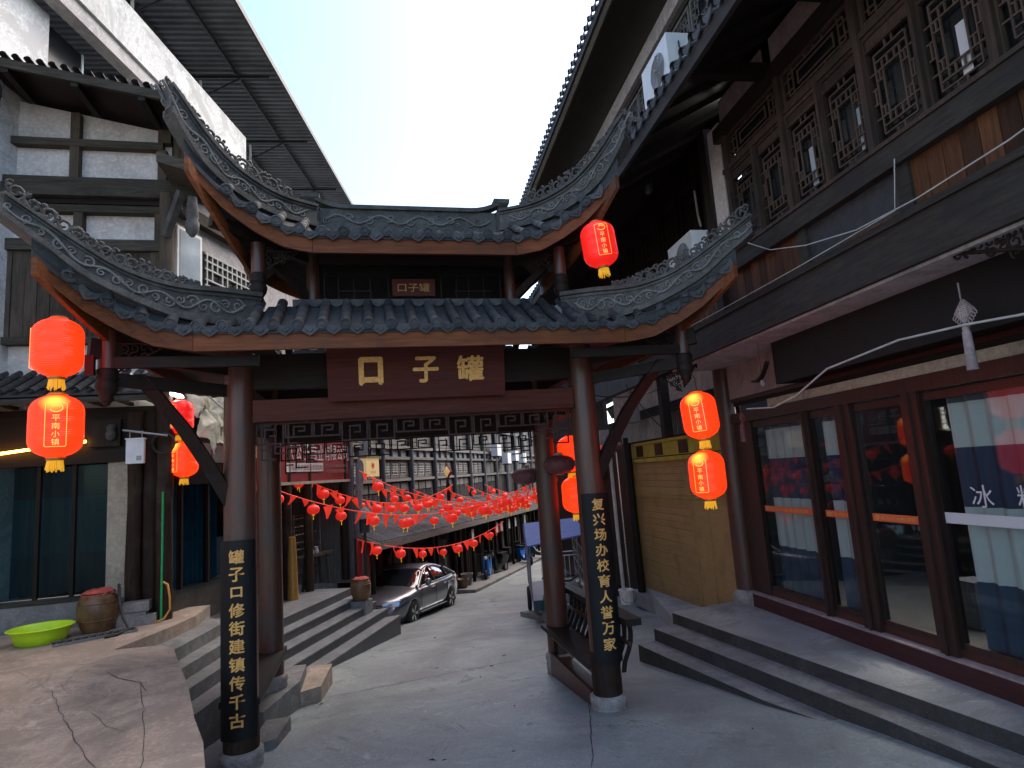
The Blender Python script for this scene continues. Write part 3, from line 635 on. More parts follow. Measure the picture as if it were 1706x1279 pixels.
def tiled(parent, eave, top, slist, caps=True, lift=.03, namec='cover_tile'):
    rnd = random.Random(11)
    for s in slist:
        a, b = eave(s), top(s)
        if (b-a).length < .07: b = a+(b-a).normalized()*.07
        t = eave(s+.02)-eave(s-.02); yaw = atan2(t.y, t.x); tilt = atan2(t.z, hypot(t.x, t.y))
        up = V3((0, 0, lift+rnd.uniform(-.004, .004)))
        o = cover_run(a+up, b+up).build(namec, 'tile', parent)
        q = inst('tile_cap', cap_me, parent, a+up+V3((0, 0, .0))+V3((sin(yaw), -cos(yaw), 0))*.0, (rnd.uniform(-.1, .1), -tilt*0, yaw), rnd.uniform(.96, 1.06))
        a2 = eave(s+TS/2); yaw = atan2((eave(s+TS/2+.02)-eave(s+TS/2-.02)).y, .04)
        t2 = eave(s+TS/2+.02)-eave(s+TS/2-.02)
        inst('drip_tile', drip_me, parent, a2+V3((sin(yaw), -cos(yaw), 0))*.02+V3((0, 0, .01)), (rnd.uniform(-.12, .05), -atan2(t2.z, .04)*.8+rnd.uniform(-.05, .05), yaw+rnd.uniform(-.06, .06)), rnd.uniform(.94, 1.04))
def strip_surface(name, A, B, mat, parent, th=.045, sag=.02, nv=5):
    """roof deck between two polylines"""
    secs = []
    for a, b in zip(A, B):
        row = [a+(b-a)*(j/nv)-V3((0, 0, sag*4*(j/nv)*(1-j/nv))) for j in range(nv+1)]
        secs.append(row+[p-V3((0, 0, th)) for p in reversed(row)])
    return MB().sweep(secs, closed=True).build(name, mat, parent)
def roof(name, lbl, yc, ey, ez, straight, corner_s, corner_y, ztab, root, tip, hipz, hipt, ornt, wall_s, wall_y, wall_z, tmax):
    rf = MB().box(G0, yc-.15, yc+.15, -.3, .3, wall_z-.16, wall_z-.12).build(name, 'void', gate, lbl)
    def kz(s): return ez+(0 if abs(s) <= straight else max(0, lerp(ztab, abs(s))))
    def ky(s): t = max(0, (abs(s)-straight)/(corner_s-straight)); return ey-(ey-corner_y)*min(1, t)**2
    eave = lambda s: V3((CX+s, ky(s), kz(s)))
    def hip(s, z=hipz):
        t = (abs(s)-root[0])/(tip[0]-root[0]); return V3((CX+s, root[1]+(tip[1]-root[1])*t, lerp(z, t)))
    def top(s): return V3((CX+s, wall_y, wall_z)) if abs(s) < wall_s else hip(s)
    smax = corner_s-.12; n = int(smax/TS); sl = [k*TS+TS*.5 for k in range(-n-1, n+1)]; sl = [s for s in sl if abs(s) < smax]
    tiled(rf, eave, top, sl)
    ss = [-corner_s+2*corner_s*k/60 for k in range(61)]
    for m in (0, 1):     # front and back deck
        fl_ = (lambda p: p) if m == 0 else (lambda p: V3((p.x, 2*yc-p.y, p.z)))
        strip_surface('roof_deck', [fl_(eave(s)) for s in ss], [fl_(top(s) if abs(s) < corner_s-.02 else eave(s)+V3((0, .02, .02))) for s in ss], 'tile_dk', rf)
    mb = MB()            # tiles of the back slope, joined
    for s in sl:
        a, b = eave(s), top(s); a = V3((a.x, 2*yc-a.y, a.z+.03)); b = V3((b.x, 2*yc-b.y, b.z+.03)); c = cover_run(a, b, n=5, seg=.5); mb.add(c.v, c.f, True)
    mb.build('back_tiles', 'tile', rf, kind='stuff')
    # side slopes
    hy = yc-ey; cyh = yc-corner_y
    for sg in (-1, 1):
        A = []; B = []; mb = MB()
        for k in range(41):
            v = -cyh+2*cyh*k/40; av = abs(v); t = max(0, (av-hy*.45)/(cyh-hy*.45)); off = corner_s-.34*(1-t**2)
            zc = ez+(kz(corner_s)-ez)*t**2.2; a = V3((CX+sg*off, yc+v, zc))
            if av < yc-root[1]: b = V3((CX+sg*root[0], yc+v, lerp(hipz, 0)))
            else:
                q = min(1, (yc-av-root[1])/(tip[1]-root[1])); b = V3((CX+sg*(root[0]+(tip[0]-root[0])*q*.93), yc+v, lerp(hipz, q*.93)))
            A.append(a); B.append(b)
            if k % 2 == 0 and (b-a).length > .15: c = cover_run(a+V3((0, 0, .03)), b+V3((0, 0, .03)), n=5, seg=.5); mb.add(c.v, c.f, True)
        strip_surface('roof_deck', A, B, 'tile_dk', rf)
        mb.build('side_tiles', 'tile', rf, kind='stuff')
        MB().sweep([[p+V3((0, 0, -.05)), p+V3((-sg*.04, 0, -.05)), p+V3((-sg*.04, 0, -.19)), p+V3((0, 0, -.19))] for p in A]).build('fascia_board', 'fascia', rf)
    # fascia boards: straight, and one sweeping up at each end (front and back)
    for m in (0, 1):
        fl_ = (lambda p: p) if m == 0 else (lambda p: V3((p.x, 2*yc-p.y, p.z)))
        for s0, s1 in ((-straight, straight), (-corner_s, -straight-.004), (straight+.004, corner_s)):
            N = 2 if s1-s0 > 2*straight-.01 else 16; secs = []
            for k in range(N+1):
                s = s0+(s1-s0)*k/N; p = eave(s); tt = max(0, (abs(s)-straight)/(corner_s-straight)); hgt = .155*(1-.30*tt**3)
                secs.append([fl_(p+V3((0, .02, -.035))), fl_(p+V3((0, .02, -.035-hgt))), fl_(p+V3((0, .06, -.035-hgt))), fl_(p+V3((0, .06, -.035)))])
            MB().sweep(secs).build('fascia_board', 'fascia', rf)
    # rafters
    k = -corner_s+.35
    while k < corner_s-.3:
        a, b = eave(k)+V3((0, .07, -.075)), top(k)+V3((0, 0, -.075))
        if (b-a).length > .2: MB().bar(a, b, .05, .05).build('rafter', 'dark_wood_y', rf)
        k += .29
    # hip ridges with carved relief and pierced crest
    for sg in (-1, 1):
        def mp(t, h, off=0.0, base=0):   # t along the ridge, h metres above the band base
            x = CX+sg*(root[0]+(tip[0]-root[0])*t); y = root[1]+(tip[1]-root[1])*t
            d = V3((sg*(tip[0]-root[0]), tip[1]-root[1], 0)).normalized(); nrm = V3((d.y, -d.x, 0))*(1 if sg < 0 else -1)
            if nrm.y > 0: nrm = -nrm
            return V3((x, y, h))+nrm*off
        T = [i/40*tmax for i in range(41)]
        zb = lambda t: lerp(hipz, t); zt = lambda t: max(lerp(hipt, t), zb(t)+.05)
        def band(f0, f1, wd):
            return [[mp(t, zb(t)+(zt(t)-zb(t))*f0(t), wd), mp(t, zb(t)+(zt(t)-zb(t))*f1(t), wd), mp(t, zb(t)+(zt(t)-zb(t))*f1(t), -wd), mp(t, zb(t)+(zt(t)-zb(t))*f0(t), -wd)] for t in T]
        c = lambda v: (lambda t: v)
        hr = MB().sweep(band(c(-.12), c(.9), .05)).build('hip_ridge', 'ridge', rf)
        MB().sweep(band(c(.86), c(1.0), .085)).build('ridge_cap', 'ridge', rf)
        MB().sweep(band(c(.74), c(.82), .065)).build('ridge_moulding', 'ridge', rf)
        MB().sweep(band(c(-.14), c(.10), .085)).build('ridge_moulding', 'ridge', rf)
        L = hypot(tip[0]-root[0], tip[1]-root[1]); mb = MB(); rnd = random.Random(4)
        for off in (.055, -.055):
            P = []; N = 90; t0, t1 = .08, 1.02
            zc = lambda t: zb(t)+(zt(t)-zb(t))*.42; am = lambda t: (zt(t)-zb(t))*.17
            for i in range(N+1):
                t = t0+(t1-t0)*i/N; P.append(mp(t, zc(t)+am(t)*sin(t*L*2*pi/.42), off))
            mb.tube(P, .014, 5)
            k = .12
            while k < 1.0:
                for dd, sz in ((0, 1), (.06, .7)):
                    t = k+dd; sgn = 1 if sin(t*L*2*pi/.42) < 0 else -1; rr = am(t)*1.25*sz
                    curl_mb(mb, lambda a, h: mp(a/L, h, off), t*L, zc(t)+sgn*am(t)*.35, rr, 1.2, .011, sgn, rnd.uniform(0, 6))
                k += .21/L
        mb.build('scroll_relief', 'scroll', rf)
        mb = MB(); k = ornt[0][0]
        zo = lambda t: lerp(ornt, t)
        rnd = random.Random(8+sg)
        while k < ornt[-1][0]:
            h = max(.07, (zo(k)-zt(k))*1.25); rr = h*.40; z0 = zt(k)
            fn = lambda a, q: mp(a/L, q, rnd.uniform(-.006, .006))
            sgn = rnd.choice((-1, 1))
            curl_mb(mb, fn, k*L, z0+h*.48, rr, 1.35, .016, sgn, rnd.uniform(0, 6.28), taper=.2)
            curl_mb(mb, fn, k*L+rr*.9, z0+h*.22, rr*.55, 1.1, .013, -sgn, rnd.uniform(0, 6.28))
            curl_mb(mb, fn, k*L+rr*.5, z0+h*.85, rr*.42, .9, .012, sgn, rnd.uniform(0, 6.28))
            mb.tube([mp(k, z0-.01), mp(k+.3*rr/L, z0+h*.3), mp(k+.9*rr/L, z0+h*.75)], [.018, .015, .006], 5)
            for q in range(2):
                c0 = mp(k+rnd.uniform(-.5, 1)*rr/L, z0+h*rnd.uniform(.15, .9)); mb.lathe([(.002, -.02), (.018, -.008), (.016, .01), (.003, .022)], c0, 6)
            k += rr*1.55/L
        MB().add(mb.v, mb.f, True).build('ridge_crest', 'scroll_dk', rf)
        # curled finial at the tip
    return rf, eave, hip
lr, leave, lhip = roof('lower_roof', 'wide lower tiled roof with long upswept corners', 7.69, 5.9, 4.05, 2.08, 3.08, 5.30,
     [(2.08, 0), (2.4, .045), (2.65, .16), (2.83, .27), (3.08, .50)], (1.62, 6.5), (3.22, 5.28),
     smooth_tab([(0, 4.25), (.3, 4.21), (.5, 4.26), (.74, 4.43), (.9, 4.64), (1.02, 4.80), (1.15, 5.0)]),
     smooth_tab([(0, 4.56), (.2, 4.54), (.42, 4.50), (.62, 4.56), (.78, 4.71), (.9, 4.84), (1.03, 4.99), (1.15, 5.14)]),
     [(.30, 4.56), (.42, 4.60), (.5, 4.64), (.61, 4.69), (.75, 4.80), (.85, 4.92), (.95, 5.04), (1.03, 5.13)], 1.62, 6.6, 4.46, 1.03)
ur, ueave, uhip = roof('upper_roof', 'smaller upper tiled roof with carved ridge and upswept corners', 7.2, 6.25, 5.12, 1.06, 2.14, 5.82,
     [(1.06, 0), (1.35, .05), (1.6, .17), (1.85, .32), (2.14, .60)], (1.10, 7.0), (2.30, 5.74),
     smooth_tab([(0, 5.52), (.34, 5.47), (.58, 5.54), (.76, 5.68), (.88, 5.88), (1.0, 6.16), (1.14, 6.5)]),
     smooth_tab([(0, 5.76), (.29, 5.71), (.54, 5.78), (.69, 5.91), (.83, 6.11), (.95, 6.32), (1.14, 6.58)]),
     [(.2, 5.84), (.35, 5.87), (.6, 5.96), (.76, 6.13), (.9, 6.33), (.97, 6.40)], 1.10, 7.0, 5.41, .97)
# tile band where the lower roof meets the upper wall
gp('wall_flashing', 'ridge', 6.58, 6.80, -1.30, 1.30, 4.45, 4.53, parent=lr)
mb = MB(); P = []
for k in range(97): s = -1.28+2.56*k/96; P.append((CX+s, 6.565, 4.475+.028*sin(2*pi*(s)/TS+pi/2*3)))
mb.tube(P, .016, 6); mb.build('flashing_edge', 'ridge', lr)
# central ridge with end posts and vine relief
yc = 7.2
mr_ = gp('main_ridge', 'ridge', yc-.05, yc+.05, -1.06, 1.06, 5.36, 5.80, parent=ur)
secs = []
for k in range(25):
    s = -1.10+2.2*k/24; z = 5.80+.05*max(0, abs(s)-.75)/.35*max(0, abs(s)-.75)/.35*2
    secs.append([(CX+s, yc-.085, z-.005), (CX+s, yc+.085, z-.005), (CX+s, yc+.085, z+.045), (CX+s, yc-.085, z+.045)])
MB().sweep(secs).build('ridge_cap', 'ridge', ur)
gp('ridge_moulding', 'ridge', yc-.09, yc+.09, -1.06, 1.06, 5.49, 5.54, parent=ur)
mb = MB(); P = []
for k in range(141): s = -.98+1.96*k/140; P.append((CX+s, yc-.056, 5.67+.05*sin(s*2*pi/.48)))
mb.tube(P, .014, 5)
k = -.96
while k < .96:
    sgn = 1 if sin(k*2*pi/.48) < 0 else -1
    curl_mb(mb, lambda a, h: V3((CX+a, yc-.056, h)), k, 5.67+sgn*.02, .052, 1.25, .011, sgn, k*9)
    curl_mb(mb, lambda a, h: V3((CX+a, yc-.056, h)), k+.10, 5.67-sgn*.045, .026, 1.0, .009, -sgn, k*5); k += .24
mb.build('scroll_relief', 'scroll', ur)
for s in (-1.14, 1.14):
    p = gp('ridge_post', 'ridge', yc-.12, yc+.10, s-.085, s+.085, 5.36, 5.78, parent=ur)
    MB().sweep([[(CX+s-w, yc-w, z), (CX+s+w, yc-w, z), (CX+s+w, yc+w, z), (CX+s-w, yc+w, z)] for w, z in ((.10, 5.78), (.05, 5.83), (.045, 5.88), (.095, 5.92), (.10, 5.97))]).build('post_finial', 'ridge', ur)
# ================================================================ lanterns
def lantern_proto(name, skin, pr):
    t = thing(name, (0, 0, 0), 'x', 'lantern')
    prof = [(.055, .252)]+[(.185*min(1, (1-max(0, (abs(z)-.10)/.150)**2.4)**.5+0.0) if abs(z) < .249 else .07, z) for z in [.249-.00415*k for k in range(121)]]+[(.055, -.252)]
    prof = [(r+(.0016 if i % 4 < 2 else -.0012)*(1 if .02 < r else 0), z) for i, (r, z) in enumerate(prof)]
    b = MB().lathe([(r, z) for r, z in prof][::-1], (0, 0, 0), 36); body = b.build('lantern_body', skin, t, loc=(0, 0, 0))
    MB().lathe([(.06, .25), (.062, .262), (.05, .268), (.012, .27)], (0, 0, 0), 20).build('top_cap', 'gold_dk', t, loc=(0, 0, 0))
    cap = MB().lathe([(.058, -.275), (.062, -.268), (.06, -.25)], (0, 0, 0), 20).build('bottom_cap', 'gold_dk', t, loc=(0, 0, 0))
    mb = MB(); r = random.Random(1)
    for k in range(26): a = 2*pi*k/26; mb.tube([(.05*cos(a), .05*sin(a), -.268), ((.056+r.uniform(-.008, .01))*cos(a), (.056+r.uniform(-.008, .01))*sin(a), -.345+r.uniform(-.02, .012))], .0055, 4, True, False)
    mb.build('tassel_fringe', 'tassel', t, kind=None, loc=(0, 0, 0))
    R = .1885
    def mf(x0, z0): return lambda a, h: V3((R*sin((a+x0)/R), -R*cos((a+x0)/R), z0+h))
    pm = MB()
    for i, ch in enumerate('平南小镇'): text_mb(ch, mf(0, .045-.062*i), .052, .05, .012, mb=pm)
    # round emblem: a ring broken by a swoosh
    f = mf(0, .125)
    for k0, k1, rx, ry, wd in ((200, 500, .042, .032, .007), (20, 170, .026, .018, .008)):
        P = [f(rx*cos(radians(k)), ry*sin(radians(k))) for k in range(k0, k1, 15)]; pm.tube(P, wd*.5, 4)
    Q = [(-.062, -.19), (.062, -.19), (.07, -.18), (.07, .165), (.062, .175), (-.062, .175), (-.07, .165), (-.07, -.18), (-.062, -.19)]
    P = []
    for (x0, z0), (x1, z1) in zip(Q, Q[1:]):
        for k in range(5): P.append(mf(0, 0)(x0+(x1-x0)*k/5, (z0+(z1-z0)*k/5)*.93))
    pm.tube(P, .0022, 4)
    pm.build('printed_lettering', pr, t, loc=(0, 0, 0))
    return t
L1 = lantern_proto('red_lantern', 'lantern', 'lantern_print'); L2 = lantern_proto('red_lantern', 'lantern_off', 'lantern_print2')
def wire(name, pts, r, mat, label, cat, group=None, parent=None, n=6):
    return MB().tube(pts, r, n).build(name, mat, parent, label, None if parent else cat, group)
GRP = 'red cylinder lanterns hung at the gate and shopfronts'
def place(proto, first, loc, rz, label, scale=1, up=.0, tilt=0):
    o = proto if first else copy_tree(proto)
    o.location = loc; o.rotation_euler = (0, tilt, rz); o.scale = (scale,)*3; o['label'] = label; o['group'] = GRP; WL[o] = V3(loc)
    return o
place(L1, True, (-2.49, 5.70, 3.865), radians(-95), 'upper red lit lantern of the pair at the left eave corner of the gate', .98)
place(L1, False, (-2.48, 5.70, 3.215), radians(22), 'lower red lit lantern of the pair at the left eave corner of the gate', 1.02)
place(L1, False, (3.445, 6.0, 3.055), radians(-38), 'upper red lit lantern of the pair below the right hanging post of the gate', 1.0, tilt=radians(-4))
place(L1, False, (3.455, 6.0, 2.425), radians(-52), 'lower red lit lantern of the pair below the right hanging post of the gate', 1.0)
place(L2, True, (2.48, 6.0, 4.955), radians(-8), 'unlit bright red lantern hanging under the right corner of the upper gate roof', 1.0, tilt=radians(-5))
place(L2, False, (-2.66, 9.70, 3.715), radians(-22), 'dull red lantern above a lit one beside the tree trunk posts on the left', .98)
place(L1, False, (-2.60, 9.70, 3.10), radians(-35), 'lit red lantern under a dull one beside the trunk posts on the left', 1.0)
place(L1, False, (2.78, 8.5, 2.80), radians(80), 'upper red lit lantern half hidden behind the right gate post', 1.0)
place(L1, False, (2.80, 8.5, 2.22), radians(95), 'lower red lit lantern half hidden behind the right gate post', 1.0)
for p, q, l in (((-2.49, 5.7, 4.13), (-2.47, 5.62, 4.32), 'left pair'), ((3.445, 6.0, 3.32), (3.40, 6.08, 3.6), 'right pair'), ((2.48, 6.0, 5.22), (2.50, 6.0, 5.42), 'upper roof lantern'), ((-2.66, 9.7, 3.97), (-2.68, 9.7, 4.15), 'trunk post pair'), ((2.78, 8.5, 3.06), (2.76, 8.5, 3.5), 'pair behind the right post')):
    wire('hanging_wire', [p, ((p[0]+q[0])/2+.01, p[1], (p[2]+q[2])/2), q], .004, 'cable', 'thin dark wire holding the %s' % l, 'wire')
for x, y, z, q in ((-2.485, 5.7, 3.49, 1), (3.45, 6, 2.70, 1), (-2.63, 9.7, 3.37, 1), (2.79, 8.5, 2.50, 1)): pass
# melon shaped maroon lanterns on the back of the gate
def melon(loc, s, label, first=[None]):
    if first[0] is None:
        t = thing('melon_lantern', (0, 0, 0), label, 'lantern', 'faded maroon melon lanterns'); mb = MB(); n = 48
        secs = []
        prof = [(.06, -.13), (.13, -.12), (.19, -.08), (.22, -.02), (.22, .03), (.185, .085), (.12, .12), (.06, .13)]
        vs = [V3((r*(1+.035*cos(k*16*2*pi/n))*cos(2*pi*k/n), r*(1+.035*cos(k*16*2*pi/n))*sin(2*pi*k/n), z)) for r, z in prof for k in range(n)]
        mb.add(vs, [(i*n+k, i*n+(k+1) % n, (i+1)*n+(k+1) % n, (i+1)*n+k) for i in range(len(prof)-1) for k in range(n)], True); mb.build('lantern_body', 'purple_lantern', t, loc=(0, 0, 0))
        MB().lathe([(.062, .125), (.065, .14), (.06, .165), (.02, .17)], n=16).build('top_cap', 'cream', t, loc=(0, 0, 0))
        MB().lathe([(.05, -.15), (.055, -.14), (.05, -.125)], n=16).build('bottom_cap', 'gold_dk', t, loc=(0, 0, 0))
        MB().tube([(0, 0, .165), (0, 0, .45)], .004, 5).build('cord', 'cable', t, loc=(0, 0, 0)); first[0] = t; o = t
    else: o = copy_tree(first[0])
    o.location = loc; o.scale = (s,)*3; o['label'] = label; WL[o] = V3(loc)
melon((2.20, 8.9, 2.53), .92, 'dark maroon melon lantern left of the inner right gate post')
melon((2.53, 8.28, 2.655), .98, 'faded mauve melon lantern overlapping the inner right gate post')
melon((4.55, 11.3, 2.95), .85, 'small purple melon lantern in front of the yellow shutter frame')

# ================================================================ left half-timbered house
FL = Fr(0, 9.8, 90)          # u = x, w towards the camera
lh = thing('half_timbered_house', (-5, 9.9, .9), 'old half-timbered house with weathered planks, white infill and a shop with teal curtains', 'house')
def lp(name, mat, x0, x1, w0, w1, z0, z1, parent=lh, label=None): return piece(name, mat, parent, FL, x0, x1, w0, w1, z0, z1, label)
lp('backing_wall', 'void', -8.5, -2.9, -1.2, -1.1, .9, 3.4)
lp('upper_wall', 'plaster', -8.5, -2.86, -.22, -.10, 3.9, 8.0)
MB().prism([(-8.5, 9.9, 8.0), (-2.86, 9.9, 8.0), (-2.86, 9.9, 8.2), (-8.5, 9.9, 9.3)], (0, .12, 0)).build('gable_wall', 'plaster', lh)
lp('plinth', 'concrete', -8.5, -3.33, -.12, .10, .7, 1.28)
lp('plinth', 'old_beam', -8.5, -3.60, -.10, .06, 1.283, 1.345)
xs = [-7.6, -6.8, -6.1, -5.5, -4.98, -4.46, -4.03, -3.60]
for a, b in zip(xs, xs[1:]):
    w = MB().box(FL, a, a+.045, -.02, .035, 1.35, 3.12).build('window_frame', 'dark_wood', lh)
    piece('glass_pane', 'glass_left', w, FL, a+.05, b-.005, .0, .006, 1.36, 3.10)
    piece('trim', 'steel', w, FL, a+.05, b-.005, .008, .014, 1.352, 1.364)
mb = MB(); secs = []
for k in range(161):
    x = -7.6+4.0*k/160; y = 9.8+.30+.045*sin(k*.75)+.02*sin(k*2.1); secs.append([(x, y, 1.36), (x, y+.004, 3.12)])
mb.sweep(secs, closed=False, smooth=True, cap=False); mb.build('curtain', 'curtain_t', lh)
lp('shop_floor', 'void', -8, -3.4, -1.1, -.12, 1.25, 1.27)
lp('lintel', 'dark_wood_x', -8.5, -3.3, -.06, .08, 3.12, 3.30); lp('lintel', 'dark_wood_x', -8.5, -2.75, -.08, .04, 3.303, 3.90)
lp('corner_block', 'dark_wood', -3.82, -3.42, .04, .12, 3.34, 3.72)
MB().lathe([(.03, 0), (.06, .03), (.07, .09), (.05, .14), (.065, .17), (.04, .22)], (-3.52, 9.64, 3.42), 12).build('carved_knob', 'scroll_dk', lh)
MB().bar((-5.3, 9.68, 3.27), (-3.82, 9.62, 3.42), .02, .035).build('led_strip', 'led', lh, 'glowing amber LED strip under the eave')
lp('pilaster', 'cream', -3.595, -3.34, -.06, .03, .95, 3.12)
rt = random.Random(12)
for x, r, y in ((-3.21, .095, 9.66), (-3.02, .105, 9.72), (-2.82, .105, 9.62)):
    P = [(x+rt.uniform(-.012, .012), y+rt.uniform(-.012, .012), .80+k*.42) for k in range(8)]
    mb = MB(); secs = []; n = 26
    for k in range(41):
        z = .72+k*.077; q = k/40*7; i = min(6, int(q)); f = q-i; cx_ = P[i][0]*(1-f)+P[i+1][0]*f; cy_ = P[i][1]*(1-f)+P[i+1][1]*f
        secs.append([(cx_+(r*(1+.05*sin(3*t*2*pi/n+x)+.04*sin(7*t*2*pi/n+z*2)+rt.uniform(-.015, .015)))*cos(2*pi*t/n), cy_+(r*(1+.05*sin(3*t*2*pi/n+x)+.04*sin(7*t*2*pi/n+z*2)))*sin(2*pi*t/n), z) for t in range(n)])
    mb.sweep(secs, smooth=True).build('trunk_post', 'trunk', lh)
for x, y, z, a, b, c in ((-3.16, 9.5, .95, .34, .22, .16), (-3.10, 9.48, 1.12, .30, .2, .12), (-2.95, 9.44, .95, .18, .16, .12)):
    MB().box(Fr(x, y, 82), -a/2, a/2, -b/2, b/2, z, z+c).build('foot_stone', 'pale_stone', lh)
# lean-to tiled eave above the shop
MB().prism([(-8.5, 9.95, 4.42), (-8.5, 9.12, 4.02), (-8.5, 9.12, 3.97), (-8.5, 9.95, 4.36)], (5.65, 0, 0)).build('eave_deck', 'tile_dk', lh)
MB().box(FL, -8.5, -2.85, .62, .68, 3.90, 3.99).build('eave_fascia', 'old_beam', lh)
for k in range(33):
    x = -8.4+k*.172; 
    if x > -2.9: break
    cover_run((x, 9.10, 4.05), (x, 9.92, 4.45), r=.05, sag=.008, n=6, seg=.15).build('eave_tile', 'tile_dk', lh)
for k in range(16):
    x = -8.4+k*.36; piece('eave_rafter', 'dark_wood_y', lh, FL, x, x+.05, -.05, .60, 3.92, 3.965)
# facade timber framing
lp('rail', 'old_beam', -8.5, -2.9, -.10, .03, 4.84, 4.95)
for k in range(34):
    x = -8.3+k*.162
    if x > -3.05: break
    lp('plank', 'old_plank', x, x+.154, -.10, -.02+rt.uniform(-.012, .012), 4.952, 6.23)
lp('rail', 'old_beam', -8.5, -2.95, -.10, .04, 6.232, 6.40)
lp('rail', 'old_beam', -8.5, -2.95, -.10, .045, 6.82, 6.93)
for a in (-5.1, -4.13, -3.05, -6.2, -7.3): lp('stud', 'old_beam_z', a, a+.12, -.10, .035, 6.402, 6.818)
MB().lathe([(.10, 3.8), (.10, 7.1)], (-2.86, 9.70, 0), 16).build('corner_post', 'old_beam_z', lh)
lp('bressummer', 'old_beam', -8.5, -2.42, -.02, .16, 7.02, 7.20); lp('bressummer', 'old_beam', -8.5, -2.50, -.02, .13, 7.203, 7.32)
lp('rail', 'dark_wood_x', -8.5, -2.7, -.10, .07, 6.935, 7.017)
lp('rail', 'old_beam', -8.5, -2.95, -.10, .03, 7.86, 7.975)
for a in (-4.21, -5.5, -6.8, -3.02): lp('stud', 'old_beam_z', a, a+.12, -.10, .028, 7.325, 7.857)
lp('stud', 'old_beam_z', -4.21, -4.09, -.10, .026, 7.98, 8.40); lp('stud', 'old_beam_z', -3.02, -2.84, -.10, .026, 7.98, 8.2); lp('stud', 'old_beam_z', -2.80, -2.64, -.1, .02, 7.325, 8.1)
# sloping roof with thick bargeboard
def slabx(z0, z1, y0, y1, th, mat, name, x0=-8.5, x1=-2.55): return MB().prism([(x0, y0, z0), (x1, y0, z1), (x1, y0, z1-th), (x0, y0, z0-th)], (0, y1-y0, 0)).build(name, mat, lh)
slabx(9.34, 8.30, 8.98, 9.03, .13, 'old_beam', 'bargeboard'); slabx(9.35, 8.31, 9.04, 14, .05, 'dark_wood_x', 'roof_boards')
for k in range(40):
    x = -8.4+k*.148; z = 9.36-(x+8.5)/5.95*1.04
    cover_run((x, 8.94, z+.01), (x, 10.4, z+.01), r=.045, sag=0, n=5, seg=1.6).build('roof_tile', 'tile_dk', lh)
for k in range(7):
    x = -8.1+k*.85; z = 9.20-(x+8.5)/5.95*1.04; MB().bar((x, 9.0, z), (x, 9.75, z), .09, .11).build('rafter', 'dark_wood_y', lh)
slabx(8.30, 7.62, 9.0, 9.05, .10, 'old_beam', 'bargeboard', -2.56, -2.20); slabx(8.32, 7.64, 9.06, 12, .05, 'tile_dk', 'roof_boards', -2.56, -2.20)
slabx(7.42, 7.22, 9.0, 10.2, .15, 'old_beam', 'pent_roof', -2.80, -2.16)
MB().bar((-2.85, 9.62, 6.4), (-2.58, 9.4, 7.02), .10, .10).build('carved_strut', 'scroll_dk', lh)
MB().lathe([(.03, 6.30), (.09, 6.38), (.10, 6.5), (.07, 6.56), (.09, 6.6), (.06, 6.9)], (-2.42, 9.35, 0), 12).build('carved_drop', 'scroll_dk', lh)
# side wall running back along the street
FS = Fr(-2.9, 9.8, 22)
def sp(name, mat, u0, u1, w0, w1, z0, z1, parent=lh, label=None): return piece(name, mat, parent, FS, u0, u1, w0, w1, z0, z1, label)
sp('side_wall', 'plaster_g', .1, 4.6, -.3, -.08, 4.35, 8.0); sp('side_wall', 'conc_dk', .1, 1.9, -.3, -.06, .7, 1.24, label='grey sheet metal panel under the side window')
sp('side_beam', 'old_beam', .05, 4.6, -.08, .06, 6.95, 7.15); sp('side_beam', 'old_beam', .05, 4.6, -.08, .02, 5.60, 5.72)
sw = MB().box(FS, .28, .86, -.075, -.02, 5.78, 6.78).build('window_frame', 'white_paint', lh); piece('window_pane', 'glass_lit', sw, FS, .33, .81, -.02, -.012, 5.83, 6.73)
mb = MB()
for z in (6.02, 6.12, 6.3, 6.44, 6.56): mb.box(FS, .98, 2.55, -.05, -.03, z-.012, z+.012)
for k in range(12): u = 1.02+k*.138; mb.box(FS, u-.012, u+.012, -.049, -.031, (6.0, 6.12, 6.3)[k % 3], 6.58)
sp('dark_panel', 'glass_dk', .96, 2.6, -.079, -.072, 5.98, 6.60); mb.build('window_lattice', 'pole_white', lh)
sw = MB().box(FS, .36, .40, -.06, .02, 1.25, 3.0).build('window_frame', 'dark_wood', lh)
for a, b in ((.40, .95), (1.0, 1.55)): piece('glass_pane', 'glass_left', sw, FS, a, b, -.03, -.024, 1.25, 2.75); piece('frame_post', 'dark_wood', sw, FS, b, b+.05, -.05, .03, 1.25, 3.0)
mb = MB(); mb.sweep([[FS.p(.4+k*.024, -.22+.035*sin(k*1.3), 1.25), FS.p(.4+k*.024, -.22+.035*sin(k*1.3), 2.8)] for k in range(49)], closed=False, smooth=True, cap=False)
mb.build('curtain', plain('bright_blue_curtain', (.01, .12, .22), .6, 0, .5, 2), lh)
sp('side_lintel', 'dark_wood', .3, 1.75, -.1, .05, 2.75, 3.08); sp('side_back', 'void', .3, 1.9, -.9, -.85, 1.1, 4.3)
sp('side_post', 'old_beam_z', 1.60, 1.76, -.08, .08, .9, 3.2); sp('paper_notice', 'white_paint', .62, .98, .055, .062, 3.10, 3.38); sp('paper_notice', 'sign_white', 1.02, 1.42, .055, .062, 3.08, 3.42)
